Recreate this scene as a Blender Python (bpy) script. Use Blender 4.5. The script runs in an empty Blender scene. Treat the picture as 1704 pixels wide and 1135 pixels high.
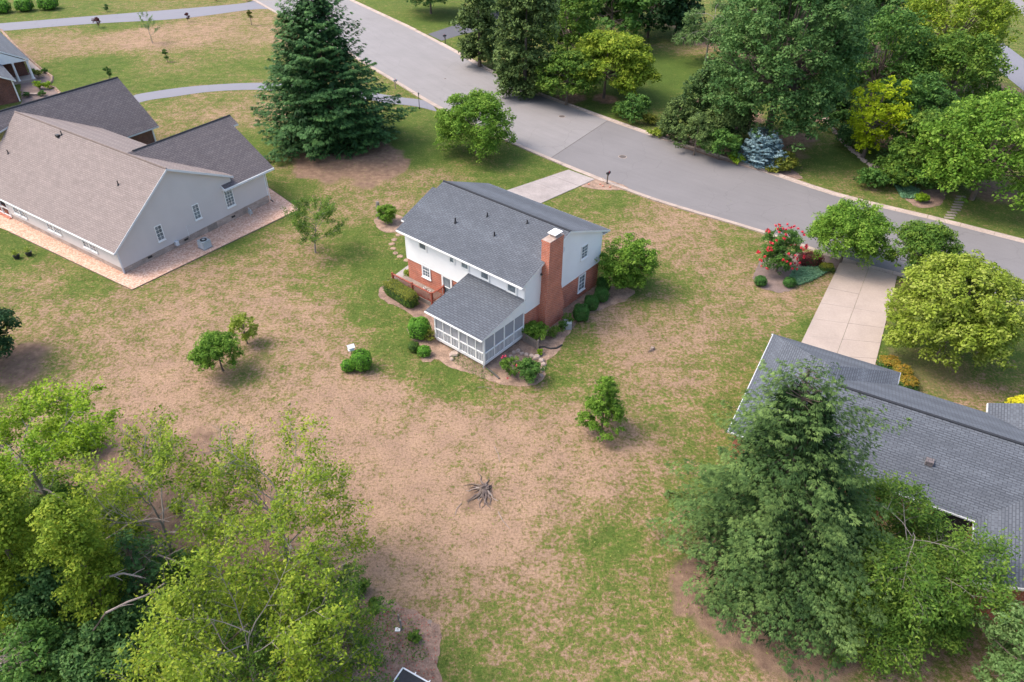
import bpy, math, random
import numpy as np
from mathutils import Matrix, Vector

# ------------------------------------------------------------------ camera, light, exposure
scene = bpy.context.scene
COL = scene.collection
H = 34.0                      # the camera hovers 34 m above the lawn
FPX = 1200.0                  # focal length in photograph pixels (1704 wide)
PITCH, ROLL = math.radians(37.65), math.radians(1.01)
_f = np.array([0, math.cos(PITCH), -math.sin(PITCH)]); _r = np.array([1.0, 0, 0]); _u = np.cross(_r, _f)
RT = math.cos(ROLL)*_r + math.sin(ROLL)*_u
UP = -math.sin(ROLL)*_r + math.cos(ROLL)*_u
cam_data = bpy.data.cameras.new('camera'); cam = bpy.data.objects.new('camera', cam_data); COL.objects.link(cam)
cam_data.sensor_width = 36; cam_data.lens = 36*FPX/1704; cam_data.clip_end = 2000
M = Matrix(((RT[0], UP[0], -_f[0], 0), (RT[1], UP[1], -_f[1], 0), (RT[2], UP[2], -_f[2], H), (0, 0, 0, 1)))
cam.matrix_world = M
scene.camera = cam

SUN_AZ = math.radians(172)    # direction towards the sun, measured from +X
SUN_EL = math.radians(54)
world = bpy.data.worlds.new('World'); scene.world = world; world.use_nodes = True
nt = world.node_tree; bg = nt.nodes['Background']
sky = nt.nodes.new('ShaderNodeTexSky'); sky.sky_type = 'NISHITA'; sky.sun_disc = False
sky.sun_elevation = SUN_EL; sky.sun_rotation = math.pi/2 - SUN_AZ
sky.air_density = 1.0; sky.dust_density = 4.0; sky.ozone_density = 1.0
nt.links.new(sky.outputs[0], bg.inputs[0]); bg.inputs[1].default_value = 0.15
sd = bpy.data.lights.new('sun', 'SUN'); sd.energy = .95; sd.angle = math.radians(24); sd.color = (1.0, .90, .78)
sun = bpy.data.objects.new('sun', sd); COL.objects.link(sun)
sdir = Vector((math.cos(SUN_EL)*math.cos(SUN_AZ), math.cos(SUN_EL)*math.sin(SUN_AZ), math.sin(SUN_EL)))
sun.rotation_euler = sdir.to_track_quat('Z', 'Y').to_euler()
scene.view_settings.view_transform = 'Standard'; scene.view_settings.look = 'None'
scene.view_settings.exposure = 1.38; scene.view_settings.gamma = 1; scene.view_settings.use_curve_mapping = False

def G(px, py, z=0.0):
    """world point at height z seen at a photograph pixel"""
    d = RT*(px-852)/FPX - UP*(py-567.5)/FPX + _f
    t = (z-H)/d[2]
    return np.array([d[0]*t, d[1]*t, z])
def hgt(bx, by, tx, ty):
    """height of something that stands at ground pixel b and whose top is at pixel t"""
    g = G(bx, by); d = RT*(tx-852)/FPX - UP*(ty-567.5)/FPX + _f
    t = (d[:2]@g[:2])/(d[:2]@d[:2]); return H + t*d[2]
def dist(p): return float(np.linalg.norm(np.array([p[0], p[1], p[2]-H])))
def mpp(p): return dist(p)/FPX   # metres per photograph pixel at p

# ------------------------------------------------------------------ materials
def new_mat(name):
    m = bpy.data.materials.new(name); m.use_nodes = True
    return m, m.node_tree, m.node_tree.nodes['Principled BSDF']
def N(t, typ, **kw):
    n = t.nodes.new('ShaderNode'+typ)
    for k, v in kw.items():
        if k in n.inputs: n.inputs[k].default_value = v
        else: setattr(n, k, v)
    return n
def c4(c): return (c[0], c[1], c[2], 1)
def noise(t, coord, scale, detail=4, rough=.6):
    n = N(t, 'TexNoise', Scale=scale, Detail=detail, Roughness=rough); t.links.new(coord, n.inputs['Vector']); return n.outputs['Fac']
def ramp(t, fac, stops):
    r = t.nodes.new('ShaderNodeValToRGB'); e = r.color_ramp.elements
    while len(e) < len(stops): e.new(.5)
    for i, (p, c) in enumerate(stops): e[i].position = p; e[i].color = c4(c) if len(c) == 3 else c
    t.links.new(fac, r.inputs[0]); return r.outputs[0]
def mix(t, fac, a, b, mode='MIX'):
    m = t.nodes.new('ShaderNodeMix'); m.data_type = 'RGBA'; m.blend_type = mode
    for s, v in ((0, fac), (6, a), (7, b)):
        if hasattr(v, 'links') or hasattr(v, 'is_linked'): t.links.new(v, m.inputs[s])
        else: m.inputs[s].default_value = c4(v) if isinstance(v, (tuple, list)) else v
    return m.outputs[2]
def bump(t, h, bsdf, strength, dist_):
    b = t.nodes.new('ShaderNodeBump'); b.inputs['Strength'].default_value = strength; b.inputs['Distance'].default_value = dist_
    t.links.new(h, b.inputs['Height']); t.links.new(b.outputs[0], bsdf.inputs['Normal'])
def plain(name, c, rough=.7, var=.12, scale=3.0, metal=0, bm=0.0, fine=40.):
    m, t, b = new_mat(name); co = t.nodes.new('ShaderNodeTexCoord').outputs['Object']
    n1 = noise(t, co, scale); n2 = noise(t, co, fine, 2)
    a = tuple(x*(1-var) for x in c); d = tuple(min(1, x*(1+var)) for x in c)
    col = ramp(t, n1, [(.3, a), (.7, d)])
    col = mix(t, .35, col, ramp(t, n2, [(.35, a), (.65, d)]))
    t.links.new(col, b.inputs['Base Color']); b.inputs['Roughness'].default_value = rough; b.inputs['Metallic'].default_value = metal
    if bm: bump(t, n2, b, bm, .02)
    return m
def brickmat(name, c1, c2, mortar, w=.27, h=.105, ms=.009, var=.3, rough=.85, bmp=.5):
    m, t, b = new_mat(name); uv = t.nodes.new('ShaderNodeUVMap').outputs[0]
    br = N(t, 'TexBrick', Scale=1.0); br.inputs['Color1'].default_value = c4(c1); br.inputs['Color2'].default_value = c4(c2)
    br.inputs['Mortar'].default_value = c4(mortar); br.inputs['Mortar Size'].default_value = ms; br.inputs['Brick Width'].default_value = w
    br.inputs['Row Height'].default_value = h; br.inputs['Mortar Smooth'].default_value = .3
    t.links.new(uv, br.inputs['Vector'])
    co = t.nodes.new('ShaderNodeTexCoord').outputs['Object']
    n = noise(t, co, 1.1, 5); n2 = noise(t, co, 14, 3)
    v = ramp(t, n, [(.3, (1-var,)*3), (.7, (1+var*.4,)*3)])
    v2 = ramp(t, n2, [(.3, (1-var,)*3), (.7, (1.05,)*3)])
    col = mix(t, 1.0, br.outputs['Color'], v, 'MULTIPLY'); col = mix(t, .6, col, v2, 'MULTIPLY')
    t.links.new(col, b.inputs['Base Color']); b.inputs['Roughness'].default_value = rough
    bump(t, br.outputs['Fac'], b, -bmp, .01)
    return m
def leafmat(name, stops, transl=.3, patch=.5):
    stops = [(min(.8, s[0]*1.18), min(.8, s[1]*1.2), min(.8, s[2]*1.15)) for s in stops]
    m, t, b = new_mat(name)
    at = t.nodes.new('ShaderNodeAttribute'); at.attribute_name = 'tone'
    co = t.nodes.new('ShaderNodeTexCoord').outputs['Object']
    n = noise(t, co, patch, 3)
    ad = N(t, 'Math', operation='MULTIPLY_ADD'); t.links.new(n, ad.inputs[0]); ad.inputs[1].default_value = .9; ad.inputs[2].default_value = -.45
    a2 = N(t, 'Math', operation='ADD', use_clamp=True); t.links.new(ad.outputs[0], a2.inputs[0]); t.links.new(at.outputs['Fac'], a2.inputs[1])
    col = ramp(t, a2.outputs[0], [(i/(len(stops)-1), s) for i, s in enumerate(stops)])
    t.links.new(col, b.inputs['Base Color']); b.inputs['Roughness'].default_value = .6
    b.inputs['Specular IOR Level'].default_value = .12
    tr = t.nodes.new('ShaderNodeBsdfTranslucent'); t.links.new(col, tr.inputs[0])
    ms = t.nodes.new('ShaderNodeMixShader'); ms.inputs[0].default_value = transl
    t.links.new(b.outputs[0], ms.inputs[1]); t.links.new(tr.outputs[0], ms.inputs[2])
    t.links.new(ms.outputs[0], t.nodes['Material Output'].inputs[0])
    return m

MT = {}
MT['white'] = plain('white_paint', (.78, .78, .76), .5, .05, 1.5)
MT['siding_white'] = plain('white_siding', (.76, .76, .75), .55, .05, .7)
MT['siding_grey'] = plain('grey_siding', (.55, .505, .48), .6, .05, .6)
MT['trim_grey'] = plain('grey_trim', (.60, .62, .64), .5, .05)
MT['brick'] = brickmat('red_brick', (.56, .13, .052), (.41, .08, .036), (.55, .36, .28), ms=.016, var=.22)
MT['brick_dark'] = brickmat('dark_brick', (.20, .07, .045), (.12, .045, .032), (.22, .15, .12), var=.35)
MT['brick_brown'] = brickmat('brown_brick', (.24, .10, .07), (.16, .075, .055), (.3, .2, .16), var=.35)
MT['found'] = brickmat('foundation_brick', (.46, .37, .31), (.34, .26, .22), (.5, .43, .37), w=.4, h=.1, var=.35)
MT['shingle_blue'] = brickmat('blue_grey_shingle', (.112, .126, .147), (.085, .096, .114), (.052, .059, .072), w=.42, h=.2, ms=.028, var=.1, rough=.9, bmp=.15)
MT['shingle_brown'] = brickmat('brown_shingle', (.25, .205, .19), (.205, .168, .155), (.145, .12, .11), w=.42, h=.2, ms=.026, var=.1, rough=.9, bmp=.15)
MT['shingle_dark'] = brickmat('mauve_grey_shingle', (.175, .15, .148), (.135, .115, .116), (.085, .074, .078), w=.42, h=.2, ms=.028, var=.12, rough=.9, bmp=.15)  # darker mauve-grey shingle colour for the wing roofs
MT['ridge'] = plain('shaded_ridge_shingle', (.022, .025, .032), .9, .2)  # near-black colour paints in the shade on the side of the ridge caps
MT['ridge_brown'] = plain('brown_ridge_shingle', (.16, .125, .11), .9, .2)
MT['black'] = plain('black_metal', (.02, .02, .022), .5, .2)
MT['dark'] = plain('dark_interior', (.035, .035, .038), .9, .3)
MT['concrete'] = plain('concrete', (.345, .285, .245), .9, .16, .35, bm=.2, fine=9)
MT['concrete_grey'] = plain('grey_concrete', (.30, .265, .25), .9, .25, .5, bm=.2, fine=9)
MT['kerb'] = plain('kerb_concrete', (.36, .29, .245), .9, .28, .7, bm=.2, fine=7)
MT['gutter_conc'] = plain('gutter_concrete', (.33, .265, .225), .9, .3, .5, bm=.2, fine=7)
MT['bark'] = plain('bark', (.13, .10, .08), .95, .4, 2, bm=.5)
MT['bark_grey'] = plain('grey_bark', (.24, .21, .185), .95, .3, 2, bm=.5)
MT['dead'] = plain('dead_wood', (.27, .22, .19), .95, .3, 3, bm=.4)
MT['stump'] = plain('weathered_stump', (.13, .098, .085), .95, .5, 4, bm=.6)
MT['mulch'] = plain('pine_mulch', (.22, .145, .11), 1, .6, 1.6, bm=1, fine=11)
MT['mulch_dark'] = plain('grey_brown_mulch', (.17, .125, .11), 1, .4, 1.2, bm=.8, fine=14)
MT['mulch_tan'] = plain('tan_mulch', (.265, .18, .13), 1, .6, 1.6, bm=1, fine=11)
MT['deck_red'] = plain('red_stained_wood', (.25, .06, .035), .7, .25, 4)
MT['wood_grey'] = plain('weathered_wood', (.24, .2, .17), .9, .3, 4)
MT['stone'] = plain('garden_stone', (.36, .28, .235), .95, .3, 3, bm=.5)
MT['iron'] = plain('cast_iron', (.09, .075, .068), .8, .3, 6)
MT['ac'] = plain('painted_steel', (.33, .36, .36), .5, .1)
MT['pipe'] = plain('black_plastic', (.03, .03, .03), .45, .2)
MT['flower'] = plain('red_petals', (.62, .02, .05), .6, .25, 12)
MT['flower_pink'] = plain('pink_petals', (.62, .06, .12), .6, .25, 12)
MT['teal'] = plain('teal_fabric', (.02, .2, .22), .7, .15)

# glass
m, t, b = new_mat('window_glass'); co = t.nodes.new('ShaderNodeTexCoord').outputs['Object']
t.links.new(ramp(t, noise(t, co, 1.3), [(.35, (.09, .11, .125)), (.65, (.26, .30, .32))]), b.inputs['Base Color'])
b.inputs['Roughness'].default_value = .08; MT['glass'] = m
# fly screen : a mesh that lets part of the room show
m, t, b = new_mat('fly_screen'); b.inputs['Base Color'].default_value = (.40, .41, .44, 1); b.inputs['Roughness'].default_value = .8
tp = t.nodes.new('ShaderNodeBsdfTransparent'); ms = t.nodes.new('ShaderNodeMixShader'); ms.inputs[0].default_value = .62
t.links.new(tp.outputs[0], ms.inputs[1]); t.links.new(b.outputs[0], ms.inputs[2]); t.links.new(ms.outputs[0], t.nodes['Material Output'].inputs[0]); MT['screen'] = m
# gravel
m, t, b = new_mat('pink_gravel'); co = t.nodes.new('ShaderNodeTexCoord').outputs['Object']
v = N(t, 'TexVoronoi', Scale=9.0); t.links.new(co, v.inputs['Vector'])
sepx = t.nodes.new('ShaderNodeSeparateColor'); t.links.new(v.outputs['Color'], sepx.inputs[0])
cg = ramp(t, sepx.outputs[0], [(0, (.40, .23, .155)), (.5, (.53, .345, .25)), (1, (.66, .49, .38))])
cg = mix(t, 1.0, cg, ramp(t, noise(t, co, .8), [(.3, (.85, .85, .85)), (.7, (1.05, 1, 1))]), 'MULTIPLY')
t.links.new(cg, b.inputs['Base Color']); b.inputs['Roughness'].default_value = 1; bump(t, v.outputs['Distance'], b, -.6, .04); MT['gravel'] = m

def asphalt(name, base, streak):
    m, t, b = new_mat(name)
    co = t.nodes.new('ShaderNodeTexCoord').outputs['UV']
    mp = t.nodes.new('ShaderNodeMapping'); mp.inputs['Scale'].default_value = (.09, 1.3, 1); t.links.new(co, mp.inputs[0])
    n1 = noise(t, mp.outputs[0], 1.0, 5, .65)
    ob = t.nodes.new('ShaderNodeTexCoord').outputs['Object']
    n2 = noise(t, ob, .25, 4); n3 = noise(t, ob, 18, 2, .8)
    lo = tuple(x*(1-streak) for x in base); hi = tuple(x*(1+streak) for x in base)
    c = ramp(t, n1, [(.3, lo), (.7, hi)]); c = mix(t, .5, c, ramp(t, n2, [(.3, lo), (.7, hi)]))
    c = mix(t, .5, c, ramp(t, n3, [(.3, tuple(x*.8 for x in base)), (.7, tuple(x*1.2 for x in base))]))
    # faint cracks
    vo = N(t, 'TexVoronoi', Scale=.16); vo.feature = 'DISTANCE_TO_EDGE'
    ds = t.nodes.new('ShaderNodeVectorMath'); ds.operation = 'ADD'
    nz = N(t, 'TexNoise', Scale=.7, Detail=5.0); t.links.new(ob, nz.inputs['Vector']); t.links.new(ob, ds.inputs[0]); t.links.new(nz.outputs['Color'], ds.inputs[1])
    t.links.new(ds.outputs[0], vo.inputs['Vector'])
    cr = ramp(t, vo.outputs['Distance'], [(0, (.7, .7, .7)), (.006, (1, 1, 1))])
    c = mix(t, .6, c, cr, 'MULTIPLY')
    t.links.new(c, b.inputs['Base Color']); b.inputs['Roughness'].default_value = .85; bump(t, n3, b, .25, .01)
    return m
MT['road_old'] = asphalt('worn_asphalt', (.215, .203, .201), .2)
MT['road_new'] = asphalt('newer_asphalt', (.167, .158, .159), .2)
MT['drive_asphalt'] = asphalt('driveway_asphalt', (.175, .175, .20), .10)
MT['drive_dark'] = asphalt('sealed_asphalt', (.09, .09, .105), .12)

# ------------------------------------------------------------------ mesh helpers
class MB:
    def __init__(s): s.v = []; s.f = []
    def poly(s, pts):
        i = len(s.v); s.v += [tuple(map(float, p)) for p in pts]; s.f.append(tuple(range(i, i+len(pts))))
    def obox(s, o, a, b, c):
        o, a, b, c = (np.array(x, float) for x in (o, a, b, c))
        if np.dot(np.cross(a, b), c) < 0: a, b = b, a
        P = [o, o+a, o+a+b, o+b, o+c, o+a+c, o+a+b+c, o+b+c]; i = len(s.v); s.v += [tuple(p) for p in P]
        s.f += [tuple(i+k for k in q) for q in ((3, 2, 1, 0), (4, 5, 6, 7), (0, 1, 5, 4), (1, 2, 6, 5), (2, 3, 7, 6), (3, 0, 4, 7))]
        return s
    def box(s, x0, x1, y0, y1, z0, z1): return s.obox((x0, y0, z0), (x1-x0, 0, 0), (0, y1-y0, 0), (0, 0, z1-z0))
    def prism(s, pts, dz):
        """solid from a planar polygon extruded by the vector dz"""
        P = [np.array(p, float) for p in pts]; dz = np.array(dz, float)
        n = sum(np.cross(P[k]-P[0], P[k+1]-P[0]) for k in range(1, len(P)-1))
        if np.dot(n, dz) > 0: P = P[::-1]
        s.poly(P); s.poly([p+dz for p in P[::-1]])
        for k in range(len(P)):
            a, b = P[k], P[(k+1) % len(P)]; s.poly([b, a, a+dz, b+dz])
        return s
    def tube(s, pts, r, n=6, cap=True):
        pts = [np.array(p, float) for p in pts]; rs = r if hasattr(r, '__len__') else [r]*len(pts)
        rings = []; i0 = len(s.v)
        for k, p in enumerate(pts):
            d = pts[min(k+1, len(pts)-1)]-pts[max(k-1, 0)]; d = d/(np.linalg.norm(d)+1e-9)
            a = np.cross(d, (0, 0, 1) if abs(d[2]) < .9 else (1, 0, 0)); a /= np.linalg.norm(a); b = np.cross(d, a)
            for j in range(n):
                w = 2*math.pi*j/n; s.v.append(tuple(p+rs[k]*(math.cos(w)*a+math.sin(w)*b)))
        for k in range(len(pts)-1):
            for j in range(n):
                s.f.append((i0+k*n+j, i0+(k+1)*n+j, i0+(k+1)*n+(j+1) % n, i0+k*n+(j+1) % n))
        if cap:
            s.f.append(tuple(i0+j for j in range(n))); s.f.append(tuple(i0+(len(pts)-1)*n+j for j in range(n-1, -1, -1)))
        return s
    def build(s, name, mat, parent=None, **props):
        me = bpy.data.meshes.new(name); me.from_pydata(s.v, [], s.f); me.materials.append(mat)
        auto_uv(me); o = bpy.data.objects.new(name, me); COL.objects.link(o)
        if parent is not None: o.parent = parent
        for k, v in props.items(): o[k] = v
        return o
def auto_uv(me):
    uv = me.uv_layers.new(name='UVMap'); n = len(me.loops); idx = np.empty(n, np.int32); me.loops.foreach_get('vertex_index', idx)
    co = np.empty(len(me.vertices)*3, np.float32); me.vertices.foreach_get('co', co); co = co.reshape(-1, 3)[idx]
    nf = len(me.polygons); nn = np.empty(nf*3, np.float32); me.polygons.foreach_get('normal', nn); nn = nn.reshape(-1, 3)
    lt = np.empty(nf, np.int32); me.polygons.foreach_get('loop_total', lt); nl = np.repeat(nn, lt, axis=0)
    hz = np.sqrt(np.maximum(1e-9, nl[:, 0]**2+nl[:, 1]**2)); flat = hz < .2
    u = np.where(flat, co[:, 0], (-nl[:, 1]*co[:, 0]+nl[:, 0]*co[:, 1])/hz); v = np.where(flat, co[:, 1], co[:, 2]/np.maximum(hz, .2))
    uv.data.foreach_set('uv', np.stack([u, v], 1).astype(np.float32).ravel())
def empty(name, loc, rz=0, **props):
    o = bpy.data.objects.new(name, None); COL.objects.link(o); o.location = tuple(loc); o.rotation_euler = (0, 0, rz)
    o.empty_display_size = .3
    for k, v in props.items(): o[k] = v
    return o
def clip(poly, n, d):
    """keep the part of a 3-D polygon with p.n >= d"""
    out = []
    for i in range(len(poly)):
        a, b = poly[i], poly[(i+1) % len(poly)]; da, db = a@n-d, b@n-d
        if da >= 0: out.append(a)
        if (da >= 0) != (db >= 0): out.append(a+(b-a)*(da/(da-db)))
    return out
def courses(mb, poly, pitch, lift):
    """overlapping courses (shingles, lap siding): each strip tilts out at its lower edge"""
    P = [np.array(p, float) for p in poly]
    n = sum(np.cross(P[k]-P[0], P[k+1]-P[0]) for k in range(1, len(P)-1)); n = n/np.linalg.norm(n)
    if n[2] < -1e-6: n = -n; P = P[::-1]
    up = np.array([0, 0, 1.0])-n*n[2]; up /= np.linalg.norm(up)
    vs = [p@up for p in P]; k0, k1 = math.floor(min(vs)/pitch), math.ceil(max(vs)/pitch)
    for k in range(k0, k1):
        q = clip(clip(P, up, k*pitch), -up, -(k+1)*pitch)
        if len(q) < 3: continue
        Q = [p+n*lift*(1-(p@up-k*pitch)/pitch) for p in q]
        mb.poly(Q)
        low = [i for i in range(len(q)) if abs(q[i]@up-k*pitch) < 1e-5]
        if len(low) >= 2:
            a, b = low[0], low[-1]
            mb.poly([q[a]-n*.002, q[b]-n*.002, Q[b], Q[a]])
    return n

# ---- numpy mesh for foliage: quads only
def quads(name, V, tone, mat, parent=None, **props):
    n = len(V)//4; me = bpy.data.meshes.new(name)
    me.vertices.add(4*n); me.vertices.foreach_set('co', V.astype(np.float32).ravel())
    me.loops.add(4*n); me.loops.foreach_set('vertex_index', np.arange(4*n, dtype=np.int32))
    me.polygons.add(n); me.polygons.foreach_set('loop_start', np.arange(0, 4*n, 4, dtype=np.int32)); me.polygons.foreach_set('loop_total', np.full(n, 4, np.int32))
    me.update(calc_edges=True); me.materials.append(mat)
    if tone is not None:
        a = me.attributes.new('tone', 'FLOAT', 'FACE'); a.data.foreach_set('value', np.clip(tone, 0, 1).astype(np.float32))
    o = bpy.data.objects.new(name, me); COL.objects.link(o)
    if parent is not None: o.parent = parent
    for k, v in props.items(): o[k] = v
    return o
def unit(a): return a/(np.linalg.norm(a, axis=-1, keepdims=True)+1e-9)
def leaf_quads(P, Nn, T, ln, wd):
    """rhombus leaves: centre P, normal Nn, long axis T"""
    T = unit(T-Nn*(T*Nn).sum(-1, keepdims=True)); B = np.cross(Nn, T)
    ln = ln[:, None]; wd = wd[:, None]
    V = np.stack([P-T*ln*.5, P-B*wd*.5+T*ln*.08, P+T*ln*.5-Nn*ln*.12, P+B*wd*.5+T*ln*.08], 1)
    return V.reshape(-1, 3)
def seg_tubes(S, n=4):
    """S rows: p0(3) p1(3) r0 r1 -> open n-gon tubes"""
    S = np.array(S, float); p0, p1, r0, r1 = S[:, :3], S[:, 3:6], S[:, 6], S[:, 7]
    d = unit(p1-p0); ref = np.where(np.abs(d[:, 2:3]) < .9, np.array([[0, 0, 1.]]), np.array([[1., 0, 0]]))
    a = unit(np.cross(d, ref)); b = np.cross(d, a); out = []
    for j in range(n):
        w0, w1 = 2*math.pi*j/n, 2*math.pi*(j+1)/n
        e0 = math.cos(w0)*a+math.sin(w0)*b; e1 = math.cos(w1)*a+math.sin(w1)*b
        out.append(np.stack([p0+e0*r0[:, None], p1+e0*r1[:, None], p1+e1*r1[:, None], p0+e1*r0[:, None]], 1))
    return np.concatenate(out, 0).reshape(-1, 3)
# ------------------------------------------------------------------ the ground
GREEN = [(60,25,.8),(200,40,.8),(110,75,.4),(230,60,.2),(300,60,.25),(150,115,.9),(280,110,.6),(380,90,.6),(420,60,.4),(300,5,.6),(380,110,.8),(350,165,.6),(300,200,.55),(420,190,.45),(420,240,.85),(350,190,.4),(250,140,.85),
(650,320,.5),(680,240,.95),(700,270,.95),(860,280,.85),(900,270,.85),(620,340,.45),(480,330,.8),(560,330,.55),(700,290,.5),(600,300,.4),(560,360,.55),(610,400,.8),(630,440,.95),(610,500,.85),(590,430,.85),(540,470,.6),(500,430,.4),(450,400,.5),
(470,350,.85),(400,400,.75),(330,450,.4),(250,490,.45),(60,410,.85),(150,470,.8),(60,470,.5),(100,520,.4),(300,420,.6),(200,550,.38),(60,600,.6),(100,600,.52),(300,520,.25),(400,480,.35),(450,520,.33),(520,520,.28),(560,480,.55),(620,540,.88),(650,580,.88),(590,560,.35),(500,590,.38),(430,610,.48),(450,660,.28),(250,600,.2),(200,640,.25),(300,660,.17),(240,700,.2),(350,720,.18),(450,760,.14),(560,650,.14),(560,700,.1),(600,640,.22),(700,600,.8),(740,625,.88),(780,650,.8),(820,655,.6),(650,660,.15),(750,700,.1),(850,720,.1),(700,800,.07),(650,850,.1),(800,900,.1),(700,950,.15),(880,830,.12),(600,900,.12),(950,700,.25),(900,660,.4),
(930,630,.85),(960,560,.7),(970,640,.5),(1050,560,.22),(1000,540,.33),(1080,600,.3),(1150,560,.35),(1100,500,.55),(1060,470,.8),(1130,470,.7),(1150,420,.35),(1080,400,.3),(1020,340,.8),(960,330,.75),(1050,350,.45),(1150,380,.35),(1230,400,.65),(1200,440,.42),(1230,480,.5),(1300,520,.38),(1340,500,.42),(1350,550,.95),(1280,540,.5),(1200,520,.38),(1240,580,.65),(1220,620,.65),(1160,620,.42),(1200,690,.75),(1150,700,.5),(1100,690,.6),(1090,640,.35),(1080,760,.35),(1130,760,.55),(1160,790,.72),(1020,780,.3),(960,780,.2),(950,850,.38),(1030,900,.88),(1070,850,.62),(1000,960,.72),(1060,980,.66),(1100,900,.5),(930,950,.33),(880,1000,.38),(920,1050,.52),(850,1100,.62),(800,1040,.55),(760,1100,.75),(760,1000,.35),(1000,1100,.57),(1100,1080,.52),(1150,1020,.6),(1200,1100,.57),(1250,1050,.5),(1300,1120,.5),(1450,1110,.45),
(1560,640,.65),(1650,620,.65),(1620,660,.45),(1690,580,.85),(1500,580,.9),
(660,20,.85),(720,30,.95),(750,70,.85),(790,100,.7),(960,190,.95),(1000,220,.75),(1080,200,.75),(1110,60,.85),(1120,120,1.1),(1090,160,1),(1160,70,.45),(1350,300,.7),(1400,320,.65),(1400,260,1),(1350,240,.7),(1500,350,.75),(1650,370,.85),(1600,380,.8),(1300,60,.8),(1500,60,.8)]
# needle litter and bare soil under trees, plus tree shade painted brown: pixel centre, radius in metres, strength
SOIL_SHADE = [(585,268,6.2,1.0),(520,262,3.2,.7),(400,605,3.0,.3),(1012,735,.8,.6),(375,622,1.0,.5),(600,612,.8,.4),(640,600,1.2,.3),(20,605,2.6,1),(1150,960,1.2,.9),(1148,1000,.9,1),(1185,1000,1.5,.8),(1230,1035,1.8,1),(1300,1060,2.2,1),(1350,1040,3,1),(1290,965,3.8,1),(1370,950,4.2,1),(1205,1050,1.2,.9),(1460,990,4,.8),
(230,800,5,.8),(120,790,5,.9),(320,880,5,.9),(420,950,4,.8),(200,980,6,1),(480,1040,4,.9),(60,1000,7,1),(330,1080,5,1),(560,1090,3,.7),(560,990,2,.5),(640,800,2,.2),(1545,620,3.4,.35),(1085,580,.9,.6),(800,825,1.6,.5),
(1370,190,3,1),(1180,75,2.5,.6),(1090,35,5,.5),(700,-10,4,.6),(945,165,2.2,.8),(1010,165,2.2,.8),(1300,230,3.5,.8),(1320,255,2,.5),(1200,190,6,.8),(1650,320,4,.6),(1500,220,6,.9),(1600,150,9,.8),(1280,100,8,.8),(1400,80,9,.8)]
def grid_axis(segs):
    out = []
    for a, b, s in segs: out += list(np.arange(a, b, s))
    return np.array(out+[segs[-1][1]])
gx = grid_axis([(-420, -130, 14), (-130, -70, 1.6), (-70, 50, .9), (50, 120, 2), (120, 420, 15)])
gy = grid_axis([(-60, 8, 4), (8, 92, .9), (92, 170, 1.1), (170, 520, 12)])
GX, GY = np.meshgrid(gx, gy); gp = np.stack([GX.ravel(), GY.ravel()], 1)
cp = np.array([list(G(a, b)[:2])+[g] for a, b, g in GREEN])
def rbf(P):
    out = np.empty(len(P))
    for i in range(0, len(P), 20000):
        d2 = ((P[i:i+20000, None, :]-cp[None, :, :2])**2).sum(-1); w = 1/(d2+1.2)**2.2
        out[i:i+20000] = (w*cp[:, 2]).sum(1)/w.sum(1)
    return out
green = rbf(gp); green = green-.07*np.clip(1.6*(1-np.abs(green-.5)*1.6), 0, 1)
soil = np.zeros(len(gp)); _rg = np.random.default_rng(5)
_ph = _rg.uniform(0, 6.28, (12,)); _kx = _rg.normal(0, 1.3, 12); _ky = _rg.normal(0, 1.3, 12)
wob = sum(np.sin(gp[:, 0]*_kx[i]+gp[:, 1]*_ky[i]+_ph[i]) for i in range(12))/6
for a, b, r, s in SOIL_SHADE:
    c = G(a, b)[:2]; d = np.sqrt(((gp-c)**2).sum(1))/r+wob*.4
    soil = np.maximum(soil, s*np.clip((1.15-d)/.45, 0, 1))
nx, ny = len(gx), len(gy); gi = np.arange(nx*ny).reshape(ny, nx)
F = np.stack([gi[:-1, :-1], gi[:-1, 1:], gi[1:, 1:], gi[1:, :-1]], -1).reshape(-1, 4)
me = bpy.data.meshes.new('ground'); me.vertices.add(nx*ny); me.vertices.foreach_set('co', np.concatenate([gp, np.zeros((len(gp), 1))], 1).astype(np.float32).ravel())
me.loops.add(F.size); me.loops.foreach_set('vertex_index', F.astype(np.int32).ravel()); me.polygons.add(len(F))
me.polygons.foreach_set('loop_start', np.arange(0, F.size, 4, dtype=np.int32)); me.polygons.foreach_set('loop_total', np.full(len(F), 4, np.int32)); me.update(calc_edges=True)
for nm, arr in (('green', green), ('soil', soil)):  # soil also carries the painted tree shade
    at = me.attributes.new(nm, 'FLOAT', 'POINT'); at.data.foreach_set('value', arr.astype(np.float32))
m, t, b = new_mat('lawn'); co = t.nodes.new('ShaderNodeTexCoord').outputs['Object']
ag = t.nodes.new('ShaderNodeAttribute'); ag.attribute_name = 'green'; asl = t.nodes.new('ShaderNodeAttribute'); asl.attribute_name = 'soil'
def madd(a, mul, add):
    q = N(t, 'Math', operation='MULTIPLY_ADD'); t.links.new(a, q.inputs[0]); q.inputs[1].default_value = mul
    if isinstance(add, float): q.inputs[2].default_value = add
    else: t.links.new(add, q.inputs[2])
    return q.outputs[0]
nA = noise(t, co, .22, 3, .55); nB = noise(t, co, 1.05, 4, .65); nC = noise(t, co, 4.2, 3, .7); nD = noise(t, co, 16, 2, .7)
v = madd(nA, .6, ag.outputs['Fac']); v = madd(nB, 1.5, v); v = madd(nC, 1.55, v); v = madd(nD, .85, v); v = madd(v, 1.0, -2.22)
gc = ramp(t, v, [(.02, (.36, .252, .18)), (.26, (.295, .213, .14)), (.40, (.225, .178, .088)), (.56, (.155, .172, .05)), (.78, (.105, .153, .034)), (1.0, (.08, .132, .027))])
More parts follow.
